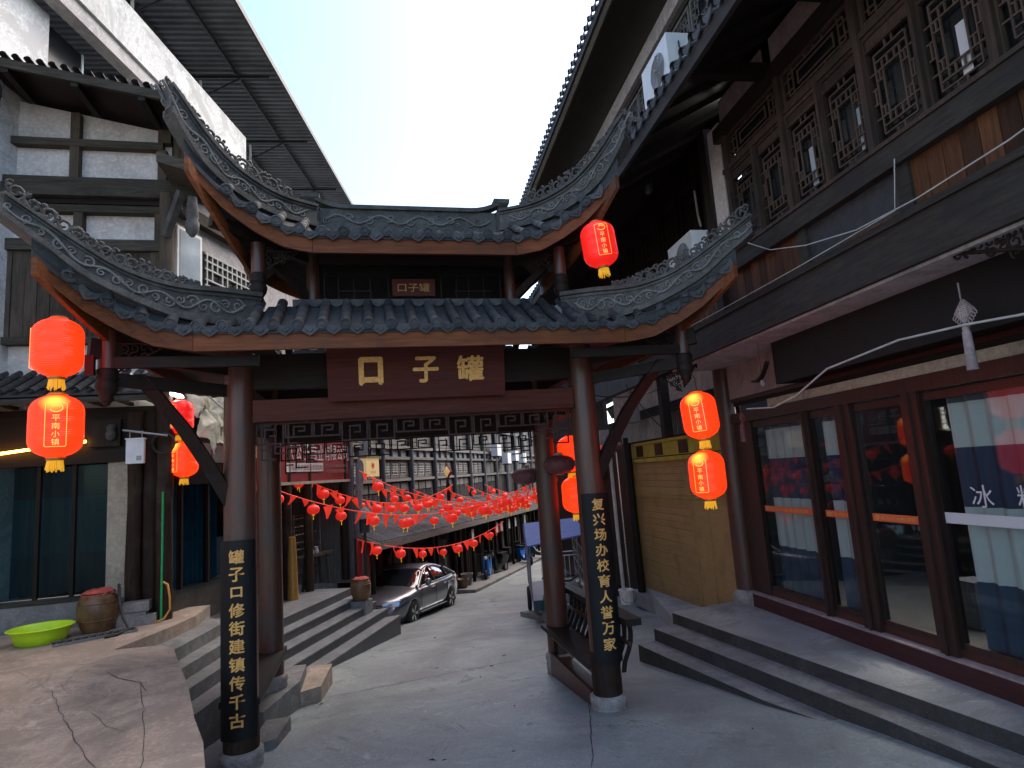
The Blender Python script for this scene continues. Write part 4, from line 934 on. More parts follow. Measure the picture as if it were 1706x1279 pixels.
# hanging plastic sheet canopy, lit by a tube
tarp = thing('plastic_sheet_awning', FS.p(1.2, .2, 3.9), 'crumpled translucent plastic sheet awning behind the left diagonal brace of the gate', 'awning')
mb = MB(); secs = []; rr = random.Random(9)
for i in range(26):
    row = []
    for j in range(22):
        row.append(FS.p(.35+i*.075, -.05+.55*j/21+.07*sin(i*.9+j*.7)+rr.uniform(-.03, .03), 4.15-.95*(j/21)**1.3+.10*sin(i*.55)+.07*sin(j*1.1+i*.8)+rr.uniform(-.02, .02)))
    secs.append(row)
mb.sweep(secs, closed=False, smooth=True, cap=False); mb.build('sheet', 'foam', tarp)
MB().tube([FS.p(.3, .52, 4.25), FS.p(2.2, .55, 3.35)], .014, 6).build('frame_tube', 'pole_white', tarp)
MB().tube([FS.p(.6, .1, 4.25), FS.p(1.9, .5, 3.3)], .012, 6).build('frame_tube', 'pole_white', tarp)
MB().tube([FS.p(1.15, .0, 3.55), FS.p(1.9, .1, 3.52)], .012, 6).build('frame_tube', 'pole_white', tarp)
tl = thing('tube_light', (-3.1, 9.35, 4.05), 'lit white fluorescent tube slanting under the left eave', 'lamp')
MB().tube([(-3.27, 9.55, 4.30), (-2.62, 9.70, 3.98)], .022, 10).build('tube', 'tube', tl)
MB().bar((-3.27, 9.58, 4.34), (-2.62, 9.73, 4.02), .05, .02).build('batten', 'white_paint', tl)
# small white junction box on a bracket
eb = thing('metal_box', (-3.09, 9.3, 3.05), 'white metal box hanging from a rod beside the cream pilaster', 'box')
FE = Fr(-3.095, 9.3, 84)
MB().box(FE, -.105, .105, -.05, .05, 3.06, 3.385).build('box_body', 'white_paint', eb); MB().box(FE, -.115, .115, -.06, .06, 3.385, 3.40).build('lid', 'white_paint', eb)
piece('printed_label', 'grey_paint', eb, FE, .02, .08, .051, .053, 3.10, 3.16)
MB().tube([(-3.26, 9.3, 3.52), (-2.72, 9.35, 3.42)], .014, 8).build('rod', 'grey_paint', eb)
for x in (-3.17, -3.02): MB().tube([(x, 9.3, 3.39), (x, 9.3, 3.5)], .006, 5).build('hook', 'grey_paint', eb)
# coil of hose, pipes
wire('hose_coil', [(-2.80+.14*cos(t*.5), 9.45+.02*sin(t), 3.32+.14*sin(t*.5)) for t in range(38)], .016, 'cable', 'black cable coil hung on the trunk posts', 'cable')
wire('green_pipe', [(-2.81, 9.5, 2.66), (-2.815, 9.5, 1.6), (-2.82, 9.5, .9)], .016, 'green_pipe', 'vertical green plastic pipe beside the right trunk post', 'pipe')
wire('orange_hose', [(-2.79, 9.47, 1.46), (-2.73, 9.46, 1.42), (-2.70, 9.45, 1.25), (-2.69, 9.43, 1.1), (-2.76, 9.42, .99), (-2.84, 9.40, .965)], .014, 'orange_hose', 'short orange hose curling down to the terrace by the green pipe', 'hose')
wire('black_tube', [(-3.28, 9.35, 1.5), (-3.22, 9.2, 1.3), (-3.12, 9.05, 1.12), (-3.02, 8.95, 1.0), (-3.1, 8.8, .965), (-3.2, 8.72, .965)], .018, 'cable', 'black flexible tube lying beside the big brown jar', 'tube')
# jar, basin
def jar(name, loc, R, H, label, cloth=True):
    t = thing(name, loc, label, 'jar'); x, y, z = loc
    MB().lathe([(R*.68, z), (R*.80, z+H*.10), (R*.95, z+H*.35), (R, z+H*.55), (R*.97, z+H*.72), (R*.86, z+H*.86), (R*.74, z+H*.93)], (x, y, 0), 36).build('body', 'clay', t)
    for k in (.3, .72): MB().tube([(x+R*(.955 if k > .5 else .93)*1.01*cos(a*pi/18), y+R*(.955 if k > .5 else .93)*1.01*sin(a*pi/18), z+H*k) for a in range(37)], .008, 5).build('rib', 'clay', t)
    if cloth:
        mb = MB(); n = 40; rr = random.Random(int(R*100)); prof = [(.02, 1.0), (.30, 1.04), (.55, 1.03), (.72, .97), (.80, .92)]
        secs = [[(x+R*(f+(rr.uniform(-.09, .10) if i > 2 else rr.uniform(-.01, .01)))*cos(2*pi*k/n), y+R*f*sin(2*pi*k/n), z+H*(g+(rr.uniform(-.03, .03) if i > 1 else 0))) for k in range(n)] for i, (f, g) in enumerate(prof)]
        mb.sweep(secs[::-1], smooth=True, cap=True); mb.build('cloth_cover', 'red_cloth', t)
        MB().tube([(x+R*.78*cos(a*pi/12), y+R*.78*sin(a*pi/12), z+H*.955) for a in range(25)], .008, 5).build('tie_cord', 'cable', t)
    return t
j = jar('clay_jar', (-3.50, 9.30, .95), .235, .50, 'large brown glazed jar with a red cloth cover by the curtained shop window')
jar('clay_jar', (-.31, 13.9, .18),   .215, .44, 'brown jar with a red cloth cover standing at the end of the grey porch steps')
mb = MB().box(Fr(-.31, 13.9, 22), -.18, .18, -.18, .18, -.7, .17); mb.build('jar_plinth', 'concrete', label='small pale block under the jar at the end of the steps', cat='block')
bs = thing('wash_basin', (-3.98, 8.85, .95), 'lime green plastic wash basin on the terrace', 'basin')
MB().lathe([(.24, .95), (.255, .955), (.285, 1.04), (.325, 1.125), (.335, 1.13), (.352, 1.122), (.352, 1.134), (.33, 1.142), (.318, 1.13), (.272, 1.04), (.24, .975), (.02, .97)], (-3.98, 8.95, 0), 48, sq=.92).build('bowl', 'lime', bs)
# far-left eave corner poking into the top left of the view
ne = thing('near_eave_corner', (-3.6, 5.2, 6.2), 'brown boxed eave corner with slate tiles at the top left edge', 'eave')
EC = V3((-3.03, 5.6, 5.93))
MB().prism([EC+V3((0, 0, .16)), EC+V3((-1.6, -.9, .55)), EC+V3((-1.6, -.9, .30)), EC], (-.55, .9, .0)).build('soffit_box', 'old_beam', ne)
for k in range(9): cover_run(EC+V3((.04-k*.18, -.02-k*.10, .20+k*.045)), EC+V3((-.5-k*.18, .9-k*.10, .20+k*.045)), r=.07, n=6, sag=0).build('eave_tile', 'tile_dk', ne)

# ================================================================ white concrete building with corrugated canopy
FW = Fr(-2.86, 15.93, 15)
wb = thing('concrete_building', FW.p(-5, -2, -.5), 'white rendered concrete building with a roof parapet and corrugated metal canopy', 'building')
MB().box(FW, -15, 0, -.35, 0, 10.70, 11.62).build('parapet', 'plaster_w', wb)
MB().box(FW, -15, -.1, -.30, -.06, 10.42, 10.70).build('slab_edge', 'plaster_g', wb)
wz = [(-15, -5.86, -1.0, 12), (-4.2, -.05, -1.0, 12)]
MB().box(FW, -15, -5.88, -3, -.45, -.5, 10.42).build('wall', 'plaster_w', wb); MB().box(FW, -4.25, -.05, -3, -.45, -.5, 10.42).build('wall', 'plaster_w', wb)
MB().box(FW, -5.88, -4.25, -3, -.45, -.5, 8.9).build('wall', 'plaster_w', wb); MB().box(FW, -5.88, -4.25, -3, -2.6, 8.9, 10.42).build('room_wall', 'void', wb)
wf = MB().box(FW, -5.87, -4.26, -.62, -.58, 9.52, 9.57).build('window_rail', 'white_paint', wb)
piece('mullion', 'white_paint', wf, FW, -4.98, -4.94, -.62, -.58, 9.57, 10.40); piece('jamb', 'concrete', wf, FW, -4.33, -4.26, -.9, -.47, 8.92, 10.41)
piece('glass_pane', 'glass_dk', wf, FW, -5.86, -4.98, -.61, -.60, 9.57, 10.40)
cn = thing('metal_canopy', (-1.5, 18, 12.5), 'dark corrugated metal canopy on thin posts above the white parapet', 'canopy')
FC = Fr(-.3, 23.41, 12)
mb = MB(); secs = []
for k in range(0, 561):
    u = -15.5+k*.031; z = 13.16+(.022 if (k//3) % 2 else -.022); secs.append([FC.p(u, 0, z), FC.p(u, -7.5, z+.5), FC.p(u, -7.5, z+.52), FC.p(u, 0, z+.02)])
mb.sweep(secs, closed=True); mb.build('corrugated_sheet', 'deck', cn)
MB().bar(FC.p(-15.5, .02, 13.13), FC.p(1.85, .02, 13.13), .05, .14).build('gutter_edge', 'dark_metal', cn)
for w in (-1.0, -2.3, -3.6): MB().bar(FC.p(-15.5, w, 13.06+.066*-w), FC.p(1.8, w, 13.06+.066*-w), .05, .07).build('purlin', 'dark_metal', cn)
for u in (-14, -11.2, -8.3, -5.2, -2.0, 1.1):
    MB().bar(FC.p(u, -.15, 12.97), FC.p(u, -4.2, 13.22), .05, .07).build('rafter', 'dark_metal', cn)
    MB().tube([FC.p(u, -1.9, 11.3 if u < -5 else 10.2), FC.p(u, -1.9, 12.98)], .035, 8).build('post', 'white_paint', cn)
    MB().bar(FC.p(u, -1.9, 12.5), FC.p(u, -.9, 12.98), .035, .035).build('knee_brace', 'dark_metal', cn)
    MB().bar(FC.p(u, -1.9, 12.65), FC.p(u, -3.2, 13.1), .03, .03).build('knee_brace', 'dark_metal', cn)
MB().box(FC, -15, 1.5, -6.8, -6.6, 10.0, 13.4).build('back_wall', 'conc_dk', cn)
# ================================================================ right building
FR_ = Fr(5.55, 8.5, 4)
rb = thing('timber_shop_house', FR_.p(-3, .5, .4), 'dark timber shop house with lattice windows above and a glass shopfront below', 'house')
def rp(name, mat, u0, u1, w0, w1, z0, z1, parent=rb, label=None): return piece(name, mat, parent, FR_, u0, u1, w0, w1, z0, z1, label)
# ground floor
MB().lathe([(.15, .55), (.145, 3.98)], FR_.p(.28, -.06, 0), 24).build('corner_column', 'red_wood', rb)
MB().lathe([(.17, .30), (.21, .38), (.22, .5), (.19, .58), (.15, .6)], FR_.p(.28, -.06, 0), 20).build('drum_stone', 'pale_stone', rb)
rp('pier_block', 'pale_stone', .02, .14, -.16, .02, .40, .60)
rp('base_kerb', wood('painted_red_kerb', (.06, .022, .022), (.10, .04, .04), 'y', (.4, .6), .05, .15), -9.5, .0, -.13, .12, .40, .585)
rp('kerb_cap', 'plaster_p', -9.5, .0, -.14, -.02, .586, .60); rp('bottom_track', 'red_wood_y', -9.5, -.02, -.02, .06, .601, .68)
rp('side_panel', 'door_wood', -.36, .12, -.04, .02, .60, 3.10)
edges = [(-.36, -1.62), (-1.72, -2.27), (-2.52, -3.30), (-3.50, -5.2), (-5.35, -7.2), (-7.3, -9.3)]
for k, (a, b) in enumerate(edges):
    d = MB().box(FR_, a-.05, a+.0, -.03, .03, .681, 3.08).build('glass_door', 'dark_wood', rb)
    piece('door_stile', 'door_wood', d, FR_, b, b+.06, -.03, .03, .682, 3.08)
    piece('top_rail', 'door_wood', d, FR_, b+.06, a-.05, -.03, .03, 3.0, 3.08); piece('bottom_rail', 'door_wood', d, FR_, b+.06, a-.05, -.03, .03, .682, .74)
    piece('glass_pane', 'glass', d, FR_, b+.06, a-.05, -.004, .002, .74, 3.0)
    if k < 3:
        st = piece('safety_sticker', 'stripe', d, FR_, b+.07, a-.06, -.010, -.006, 1.79, 1.87)
        n = '欢迎光临冰粉凉虾'; f = lambda x, h, a=a, b=b: FR_.p((a+b)/2-.0-x, -.0115, 1.83+h)
        text_mb(n, f, abs(a-b)*.72, .042, .01).build('sticker_print', 'gold', st)
        mb = MB(); mb.tube([FR_.p(a-.13+.022*cos(t*pi/8), -.012, 1.83+.022*sin(t*pi/8)) for t in range(17)], .005, 4); mb.build('sticker_emblem', 'gold', st)
    elif k == 3:
        piece('white_sticker', 'stripe_w', d, FR_, b+.07, a-.02, -.010, -.006, 1.83, 1.93)
        for ch, u in (('冰', -3.98), ('粉', -4.42)): text_mb(ch, lambda x, h, u=u: FR_.p(u-x, -.008, 2.09+h), .22, .20, .015).build('door_lettering', 'stripe_w', d)
for a, b in ((-1.62, -1.72), (-2.27, -2.52), (-3.30, -3.50), (-5.2, -5.35), (-7.2, -7.3)):
    rp('door_post', 'door_wood', b, a, -.07, .07, .60, 3.1)
    rp('post_trim', 'door_wood', (a+b)/2-.015, (a+b)/2+.015, -.10, -.072, .60, 3.1)
rp('transom_beam', 'door_wood', -9.5, .1, -.08, .06, 3.10, 3.25); rp('yellowed_beam', 'cream', -9.5, -.9, -.06, .02, 3.253, 3.36, label='yellowed strip above the doors')
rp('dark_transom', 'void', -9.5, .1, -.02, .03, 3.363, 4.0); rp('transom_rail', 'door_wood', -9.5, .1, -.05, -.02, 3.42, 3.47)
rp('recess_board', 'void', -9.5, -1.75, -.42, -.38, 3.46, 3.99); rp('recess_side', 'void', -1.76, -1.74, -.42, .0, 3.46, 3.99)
rp('wall_panel', 'plaster_p', -1.72, .14, -.05, -.03, 3.48, 3.99)
rp('soffit', 'plaster_g', -9.5, .35, -.86, -.0, 3.992, 4.02)
# interior
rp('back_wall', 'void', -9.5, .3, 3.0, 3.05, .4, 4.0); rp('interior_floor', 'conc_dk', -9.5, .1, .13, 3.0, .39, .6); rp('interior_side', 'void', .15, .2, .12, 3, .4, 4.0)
for (a, b) in ((-.45, -1.55), (-1.78, -2.22), (-3.62, -5.1), (-5.45, -7.1)):
    n = int((a-b)/.02); mb = MB(); mb.sweep([[FR_.p(b+k*.02, .09+.03*sin(k*.62)+.015*sin(k*1.7), .69), FR_.p(b+k*.02, .09+.03*sin(k*.62), 3.05)] for k in range(n)], closed=False, smooth=True, cap=False)
    mb.build('curtain', 'curtain_r', rb)
tb = rp('stool', 'blue_grey_wood', -2.9, -2.6, .8, 1.1, .62, 1.1)
# jetty beam, boards, panels
F9 = -.9
rp('jetty_beam', 'grey_beam_y', -9.5, 1.6, F9-.02, F9+.16, 4.02, 4.44); rp('beam_lip', 'grey_beam_y', -9.5, 1.6, F9-.05, F9-.02, 4.40, 4.46)
for (a, b) in ((-2.1, -3.22), (-4.72, -5.95), (-6.3, -7.6)):
    n = int((a-b)/.145); q = (a-b)/n
    for k in range(n): rp('plank', 'plank_r', b+k*q+.006, b+(k+1)*q, F9+.02, F9+.06+random.uniform(-.01, .01), 4.462, 4.86)
rp('panel_frame', 'grey_beam_y', -3.36, -3.22, F9-.01, F9+.1, 4.462, 4.93); rp('panel_frame', 'grey_beam_y', -4.72, -4.58, F9-.01, F9+.1, 4.462, 4.93)
pn = rp('speckled_panel', stone('speckled_dark_panel', (.018, .018, .02), (.05, .05, .055), 14, (.5, .8), .8, .01, None, fine=90), -4.58, -3.36, F9+.03, F9+.08, 4.462, 4.86)
rp('panel_rail', 'plank_r', -4.5, -3.9, F9+.0, F9+.03, 4.47, 4.50)
rp('panel_frame', 'grey_beam_y', -6.25, -5.95, F9-.01, F9+.1, 4.462, 4.93)
rp('sill_beam', 'grey_beam_y', -9.5, -1.9, F9-.06, F9+.12, 4.862, 5.06); rp('sill', 'win_wood', -9.5, -1.95, F9-.08, F9+.05, 5.063, 5.10)
rp('plank', 'plank_r', -2.08, -1.92, F9+.02, F9+.06, 4.462, 4.86)
for k in range(11): rp('plank', 'plank_r', -1.9+k*.16, -1.755+k*.16, F9+.03, F9+.07, 4.462, 4.86)
rp('wall_core', 'void', -9.5, -1.9, F9+.30, F9+.34, 4.0, 8)
# lattice windows
def lattice(fr, u0, u1, w, z0, z1, kind='tall'):
    mb = MB(); W_, H_ = u1-u0, z1-z0; b = .0065
    def h(x0, x1, y): mb.box(fr, u0+x0*W_, u0+x1*W_, w-.008, w+.008, z0+y*H_-b, z0+y*H_+b)
    def v(x, y0, y1): mb.box(fr, u0+x*W_-b, u0+x*W_+b, w-.0075, w+.0075, z0+y0*H_, z0+y1*H_)
    if kind == 'tall':
        for x in (.30, .70): v(x, .16, .84)
        for x in (.14, .86): v(x, .0, 1.0) if False else v(x, .08, .92)
        for y in (.16, .84): h(.14, .86, y)
        for y in (.08, .92): h(0.14, .86, y)
        for y in (.26, .74): h(.0, .30, y); h(.70, 1, y); h(.3, .7, y)
        for y in (.42, .58): h(.0, .14, y); h(.86, 1, y)
        for x in (.42, .58): v(x, .0, .08); v(x, .92, 1); v(x, .16, .26); v(x, .74, .84)
        for x in (.07, .93): v(x, .42, .58)
        for x in (.22, .78): v(x, .26, .36); v(x, .64, .74)
        for y in (.36, .64): h(.14, .3, y); h(.7, .86, y)
    else:
        for x in (.06, .94): v(x, .12, .88)
        for x in (.14, .86): v(x, .0, 1)
        for x in (.22, .78): v(x, .25, .75)
        for y in (.12, .88): h(.06, .94, y)
        for y in (.3, .7): h(.0, .14, y); h(.86, 1, y); h(.22, .78, y)
        for x in (.36, .5, .64): v(x, .88, 1); v(x, 0, .12)
    return mb
us = [-2.10-.582*k for k in range(0, 10)]
for k, (a, b) in enumerate(zip(us, us[1:])):
    wide = .055 if k % 2 == 0 else .10
    u1, u0 = a-.02, b+.02
    fm = MB()
    for (x0, x1, z0, z1) in ((u0, u0+.03, 5.10, 6.14), (u1-.03, u1, 5.10, 6.14), (u0+.03, u1-.03, 5.10, 5.13), (u0+.03, u1-.03, 5.98, 6.01), (u0+.03, u1-.03, 6.10, 6.14)): fm.box(FR_, x0, x1, F9-.01, F9+.03, z0, z1)
    w = fm.build('lattice_window', 'win_wood', rb)
    piece('top_panel', 'win_wood', w, FR_, u0+.03, u1-.03, F9+.005, F9+.02, 6.01, 6.10)
    lattice(FR_, u0+.03, u1-.03, F9+.01, 5.13, 5.98).build('window_lattice', 'lattice', w)
    piece('window_pane', 'glass_dk', w, FR_, u0+.03, u1-.03, F9+.05, F9+.056, 5.13, 5.98)
    if k in (2, 3, 5): piece('hung_paper', 'glass_lit' if k != 5 else 'stripe_w', w, FR_, u0+(.20 if k != 3 else .12), u0+(.28 if k != 3 else .17), F9+.030, F9+.034, 5.2, 5.62)
for k, a in enumerate(us):
    rp('window_post', 'win_wood', a-.018 if k % 2 else a-.034, a+.018 if k % 2 else a+.034, F9-.05, F9+.08, 5.10, 6.60 if k % 2 == 0 else 6.14)
rp('window_rail', 'win_wood', -9.5, -1.98, F9-.03, F9+.06, 6.142, 6.20)
for k in range(0, 9, 2):
    a, b = us[k]-.05, us[min(k+2, 9)]+.05
    fm = MB()
    for (x0, x1, z0, z1) in ((b, b+.04, 6.21, 6.60), (a-.04, a, 6.21, 6.60), (b+.04, a-.04, 6.21, 6.25), (b+.04, a-.04, 6.56, 6.60)): fm.box(FR_, x0, x1, F9-.01, F9+.03, z0, z1)
    w = fm.build('transom_window', 'win_wood', rb); lattice(FR_, b+.04, a-.04, F9+.01, 6.25, 6.56, 'wide').build('window_lattice', 'lattice', w)
    piece('window_pane', 'glass_dk', w, FR_, b+.04, a-.04, F9+.05, F9+.056, 6.25, 6.56)
rp('rear_block', 'dark_wood', 7.5, 15, .2, .3, -1, 8.5); rp('top_plate', 'dark_wood_y', -9.5, -1.9, F9-.06, F9+.1, 6.60, 6.78)
for k in range(7):
    a = -2.0-k*1.17; rp('wall_panel', 'plaster_p', a-1.02, a-.02, F9+.0, F9+.02, 6.79, 7.12); rp('eave_beam', 'dark_wood', a-.14-1.02, a-.03-1.02, F9-1.0, F9+.05, 6.70, 6.86)
rp('pale_wall_strip', 'plaster', -1.92, -1.62, F9+.02, F9+.06, 5.05, 6.9, label='pale vertical strip of render beside the lattice windows'); rp('corner_post', 'dark_wood', -1.60, -1.42, F9-.02, F9+.1, 4.46, 7.0)
# recessed dark upper wall beyond the post
rp('recessed_wall', 'void', -1.45, 10.5, -.44, -.40, 4.44, 9.0)
for k in range(78): rp('plank', 'dark_wood', -1.44+k*.15, -1.30+k*.15, -.48, -.442, 4.46, 7.4)
for a in range(6):
    u = -1.3+a*.78; fm = MB()
    for (x0, x1, z0, z1) in ((u, u+.05, 5.2, 6.9), (u+.62, u+.67, 5.2, 6.9), (u+.05, u+.62, 5.2, 5.27), (u+.05, u+.62, 6.83, 6.9), (u+.05, u+.62, 5.85, 5.92)): fm.box(FR_, x0, x1, -.53, -.48, z0, z1)
    w = fm.build('panel_door', 'dark_wood', rb)
    mb = MB()
    for q in range(9):
        mb.bar(FR_.p(u+.05+q*.063, -.505, 5.95), FR_.p(u+.05+(q+1)*.063, -.505, 6.8 if q % 2 else 6.4), .012, .012)
        mb.bar(FR_.p(u+.05, -.50, 5.97+q*.095), FR_.p(u+.62, -.50, 5.97+q*.095+(.05 if q % 2 else -.05)), .012, .012)
    mb.build('window_lattice', 'dark_wood', w)
hp = MB().lathe([(.05, 7.15), (.055, 7.75)], FR_.p(.3, -.95, 0), 12).build('hanging_post', 'dark_wood', rb)
MB().lathe([(.02, 6.98), (.05, 7.0), (.075, 7.06), (.06, 7.1), (.075, 7.14), (.05, 7.17)], FR_.p(.3, -.95, 0), 12).build('carved_drop', 'scroll_dk', hp)
# middle tiled eave
def reave(name, lbl, u0, u1, we, ze, wb, zb, sp_, mat='tile_dk', board='dark_wood_y'):
    e = MB().sweep([[FR_.p(u, we, ze-.03), FR_.p(u, wb, zb-.03), FR_.p(u, wb, zb-.10), FR_.p(u, we, ze-.10)] for u in (u0, u1)]).build(name, board, rb, lbl)
    MB().box(FR_, u0, u1, we-.02, we+.03, ze-.22, ze-.05).build('eave_fascia', 'grey_beam_y', e)
    n = int((u1-u0)/sp_)
    for k in range(n+1):
        u = u0+k*sp_; a = FR_.p(u, we-.05, ze+.005); b = FR_.p(u, we+1.0 if we+1 < wb else wb, ze+(zb-ze)*(1.0/(wb-we)))
        cover_run(a, b, r=.062, sag=0, n=6, seg=.3).build('eave_tile', mat, e)
        if k < n: inst('drip_tile', drip_me, e, FR_.p(u+sp_/2, we-.045, ze-.005), (0, 0, -FR_.a-pi/2+pi), 1.0)
    return e
reave('middle_eave', 'long tiled eave above the lattice windows', -9.5, 8.0, -2.0, 6.72, -.45, 7.55, .225)
for k in range(18):
    u = -9.2+k*.55; MB().bar(FR_.p(u, -1.95, 6.62), FR_.p(u, -.6, 7.34), .05, .07).build('rafter', 'dark_wood_y', rb)
# third floor
T3 = -.5
rp('third_floor_wall', 'dark_wood', -9.5, 10.5, T3+.02, T3+.1, 7.4, 9.9)
rp('third_frieze', 'plaster_g', -9.5, 6.5, T3-.12, T3-.02, 9.62, 9.92); rp('third_rail', 'grey_beam_y', -9.5, 6.5, T3-.05, T3+.01, 9.50, 9.61)
for k in range(14):
    u = -4.6+k*.74; fm = MB()
    for (x0, x1, z0, z1) in ((u, u+.05, 8.0, 9.48), (u+.65, u+.70, 8.0, 9.48), (u+.05, u+.65, 8.0, 8.06), (u+.05, u+.65, 9.42, 9.48), (u+.05, u+.65, 8.85, 8.91)): fm.box(FR_, x0, x1, T3-.03, T3+.01, z0, z1)
    w = fm.build('lattice_window', 'grey_wood', rb); lattice(FR_, u+.05, u+.65, T3-.012, 8.06, 8.85).build('window_lattice', 'grey_wood', w); lattice(FR_, u+.05, u+.65, T3-.012, 8.91, 9.42).build('window_lattice', 'grey_wood', w)
    piece('window_pane', 'glass_dk' if k not in (2, 3) else 'glass_lit', w, FR_, u+.05, u+.65, T3+.003, T3+.009, 8.06, 9.42)
reave('top_eave', 'highest tiled eave against the sky', -9.5, 9.5, -1.55, 10.35, .6, 11.3, .24, 'tile_dk')
rp('top_soffit', 'dark_wood_y', -9.5, 9.5, -1.45, -.4, 10.06, 10.10)
# air conditioner standing on the middle eave
def ac(name, fr, u, w, z, label, d=(.8, .3, .56), mat='white_paint', proto={}):
    if name not in proto:
        t = thing(name, (0, 0, 0), label, 'air conditioner', 'outdoor air conditioner units'); F0 = Fr(0, 0, 0)
        a, b, c = d
        MB().box(F0, -a/2, a/2, -b/2, b/2, 0, c).build('casing', mat, t, loc=(0, 0, 0))
        MB().tube([(-b/2-.008, -.08, c/2), (-b/2-.002, -.08, c/2)], .205, 28).build('fan_opening', 'grey_paint', t, loc=(0, 0, 0))
        mb = MB()
        for q in (.06, .10, .14, .18): mb.tube([(-b/2-.012, -.08+q*cos(k*pi/12), c/2+q*sin(k*pi/12)) for k in range(25)], .004, 4)
        for k in range(8): mb.tube([(-b/2-.014, -.08, c/2), (-b/2-.014, -.08+.2*cos(k*pi/4), c/2+.2*sin(k*pi/4))], .004, 4)
        mb.build('fan_grille', 'grey_paint', t, loc=(0, 0, 0))
        MB().lathe([(.03, -.004), (.032, 0), (.0, .004)], (0, 0, 0), 12).build('badge', 'white_paint', t, loc=(0, 0, 0)).location = (-b/2-.02, -.08, c/2)
        for s in (-.12, .1): MB().box(F0, a/2, a/2+.006, s, s+.09, c*.72, c*.78).build('vent_slot', 'black', t, loc=(0, 0, 0))
        for s in (-.3, .3): MB().box(F0, s-.02, s+.02, -b/2-.02, b/2+.02, -.06, 0).build('foot', 'dark_metal', t, loc=(0, 0, 0))
        proto[name] = t; o = t
    else: o = copy_tree(proto[name])
    o.location = fr.p(u, w, z); o.rotation_euler.z = -fr.a; o['label'] = label; return o
acu = ac('air_conditioner', FR_, -2.15, -1.62, 7.08, 'white air conditioner with a round grey fan on the middle eave of the right house')
acu.scale = (1, 1, 1.05)
wire('power_cable', [FR_.p(-2.56, -1.62, 7.55), FR_.p(-2.64, -1.66, 7.42), FR_.p(-2.75, -1.7, 7.28), FR_.p(-2.85, -1.72, 7.2)], .010, 'cable', 'short black cable at the end of the air conditioner on the eave', 'cable')
ac('air_conditioner', FR_, -.62, -.82, 5.22, 'air conditioner unit half hidden behind the right corner ridge of the gate')
wire('wall_pipe', [FR_.p(-.6, -.62, 6.6), FR_.p(-.63, -.62, 6.2), FR_.p(-.75, -.66, 5.98)], .018, 'pole_white', 'thin pale pipe rising from the half hidden air conditioner', 'pipe')
# cables on the facade
wire('facade_cable', [FR_.p(-2.39, F9-.12, 5.10), FR_.p(-2.9, F9-.12, 4.80), FR_.p(-3.5, F9-.12, 4.62), FR_.p(-4.2, F9-.12, 4.49), FR_.p(-4.87, F9-.12, 4.47), FR_.p(-5.64, F9-.12, 4.51), FR_.p(-7, F9-.12, 4.7)], .006, 'white_cable', 'pale cable sagging across the upper planks of the right house', 'cable')
wire('facade_cable', [FR_.p(1.0, F9-.08, 4.50), FR_.p(-1.7, F9-.08, 4.475), FR_.p(-3.3, F9-.08, 4.472), FR_.p(-4.6, F9-.08, 4.49), FR_.p(-4.68, F9-.08, 4.9)], .005, 'white_cable', 'thin cable running along the top of the jetty beam', 'cable')
wire('facade_cable', [FR_.p(-1.5, -.72, 3.19), FR_.p(-2.1, -.72, 3.14), FR_.p(-2.57, -.72, 3.22), FR_.p(-3.14, -.72, 3.42), FR_.p(-4.13, -.72, 3.50), FR_.p(-4.80, -.72, 3.47), FR_.p(-5.25, -.72, 3.43), FR_.p(-6.2, -.72, 3.4)], .010, 'white_cable', 'thick pale cable looping below the soffit in front of the glass doors', 'cable')
# carved corner bracket under the jetty
def rbracket(u, z, w_, h_, sgn, wv=F9+.1):
    mb = MB(); rnd = random.Random(int(abs(u*50)))
    for i in range(7):
        for j in range(3):
            a = (i+.5)*w_/7; q = (j+.5)*h_/3
            if a/w_+q/h_ < 1.1: curl_mb(mb, lambda x, y: FR_.p(u+sgn*x, wv, z-y), a, q, w_/13*rnd.uniform(.9, 1.2), 1.1, .012, rnd.choice((-1, 1)), rnd.uniform(0, 6))
    mb.tube([FR_.p(u, wv, z-h_), FR_.p(u+sgn*w_*.4, wv, z-h_*.6), FR_.p(u+sgn*w_, wv, z-.01)], .016, 5)
    mb.build('carved_bracket', 'dark_wood', rb)
rp('jetty_post', 'win_wood', -5.95, -5.60, F9-.02, F9+.2, 2.9, 4.1) if False else None
rbracket(-5.50, 4.02, .62, .20, 1); rbracket(.1, 4.02, .5, .3, -1); rbracket(.2, 4.02, .7, .35, 1)
MB().lathe([(.14, .40), (.13, 4.02)], FR_.p(-5.75, F9+.1, 0), 18).build('jetty_column', 'trunk', rb)
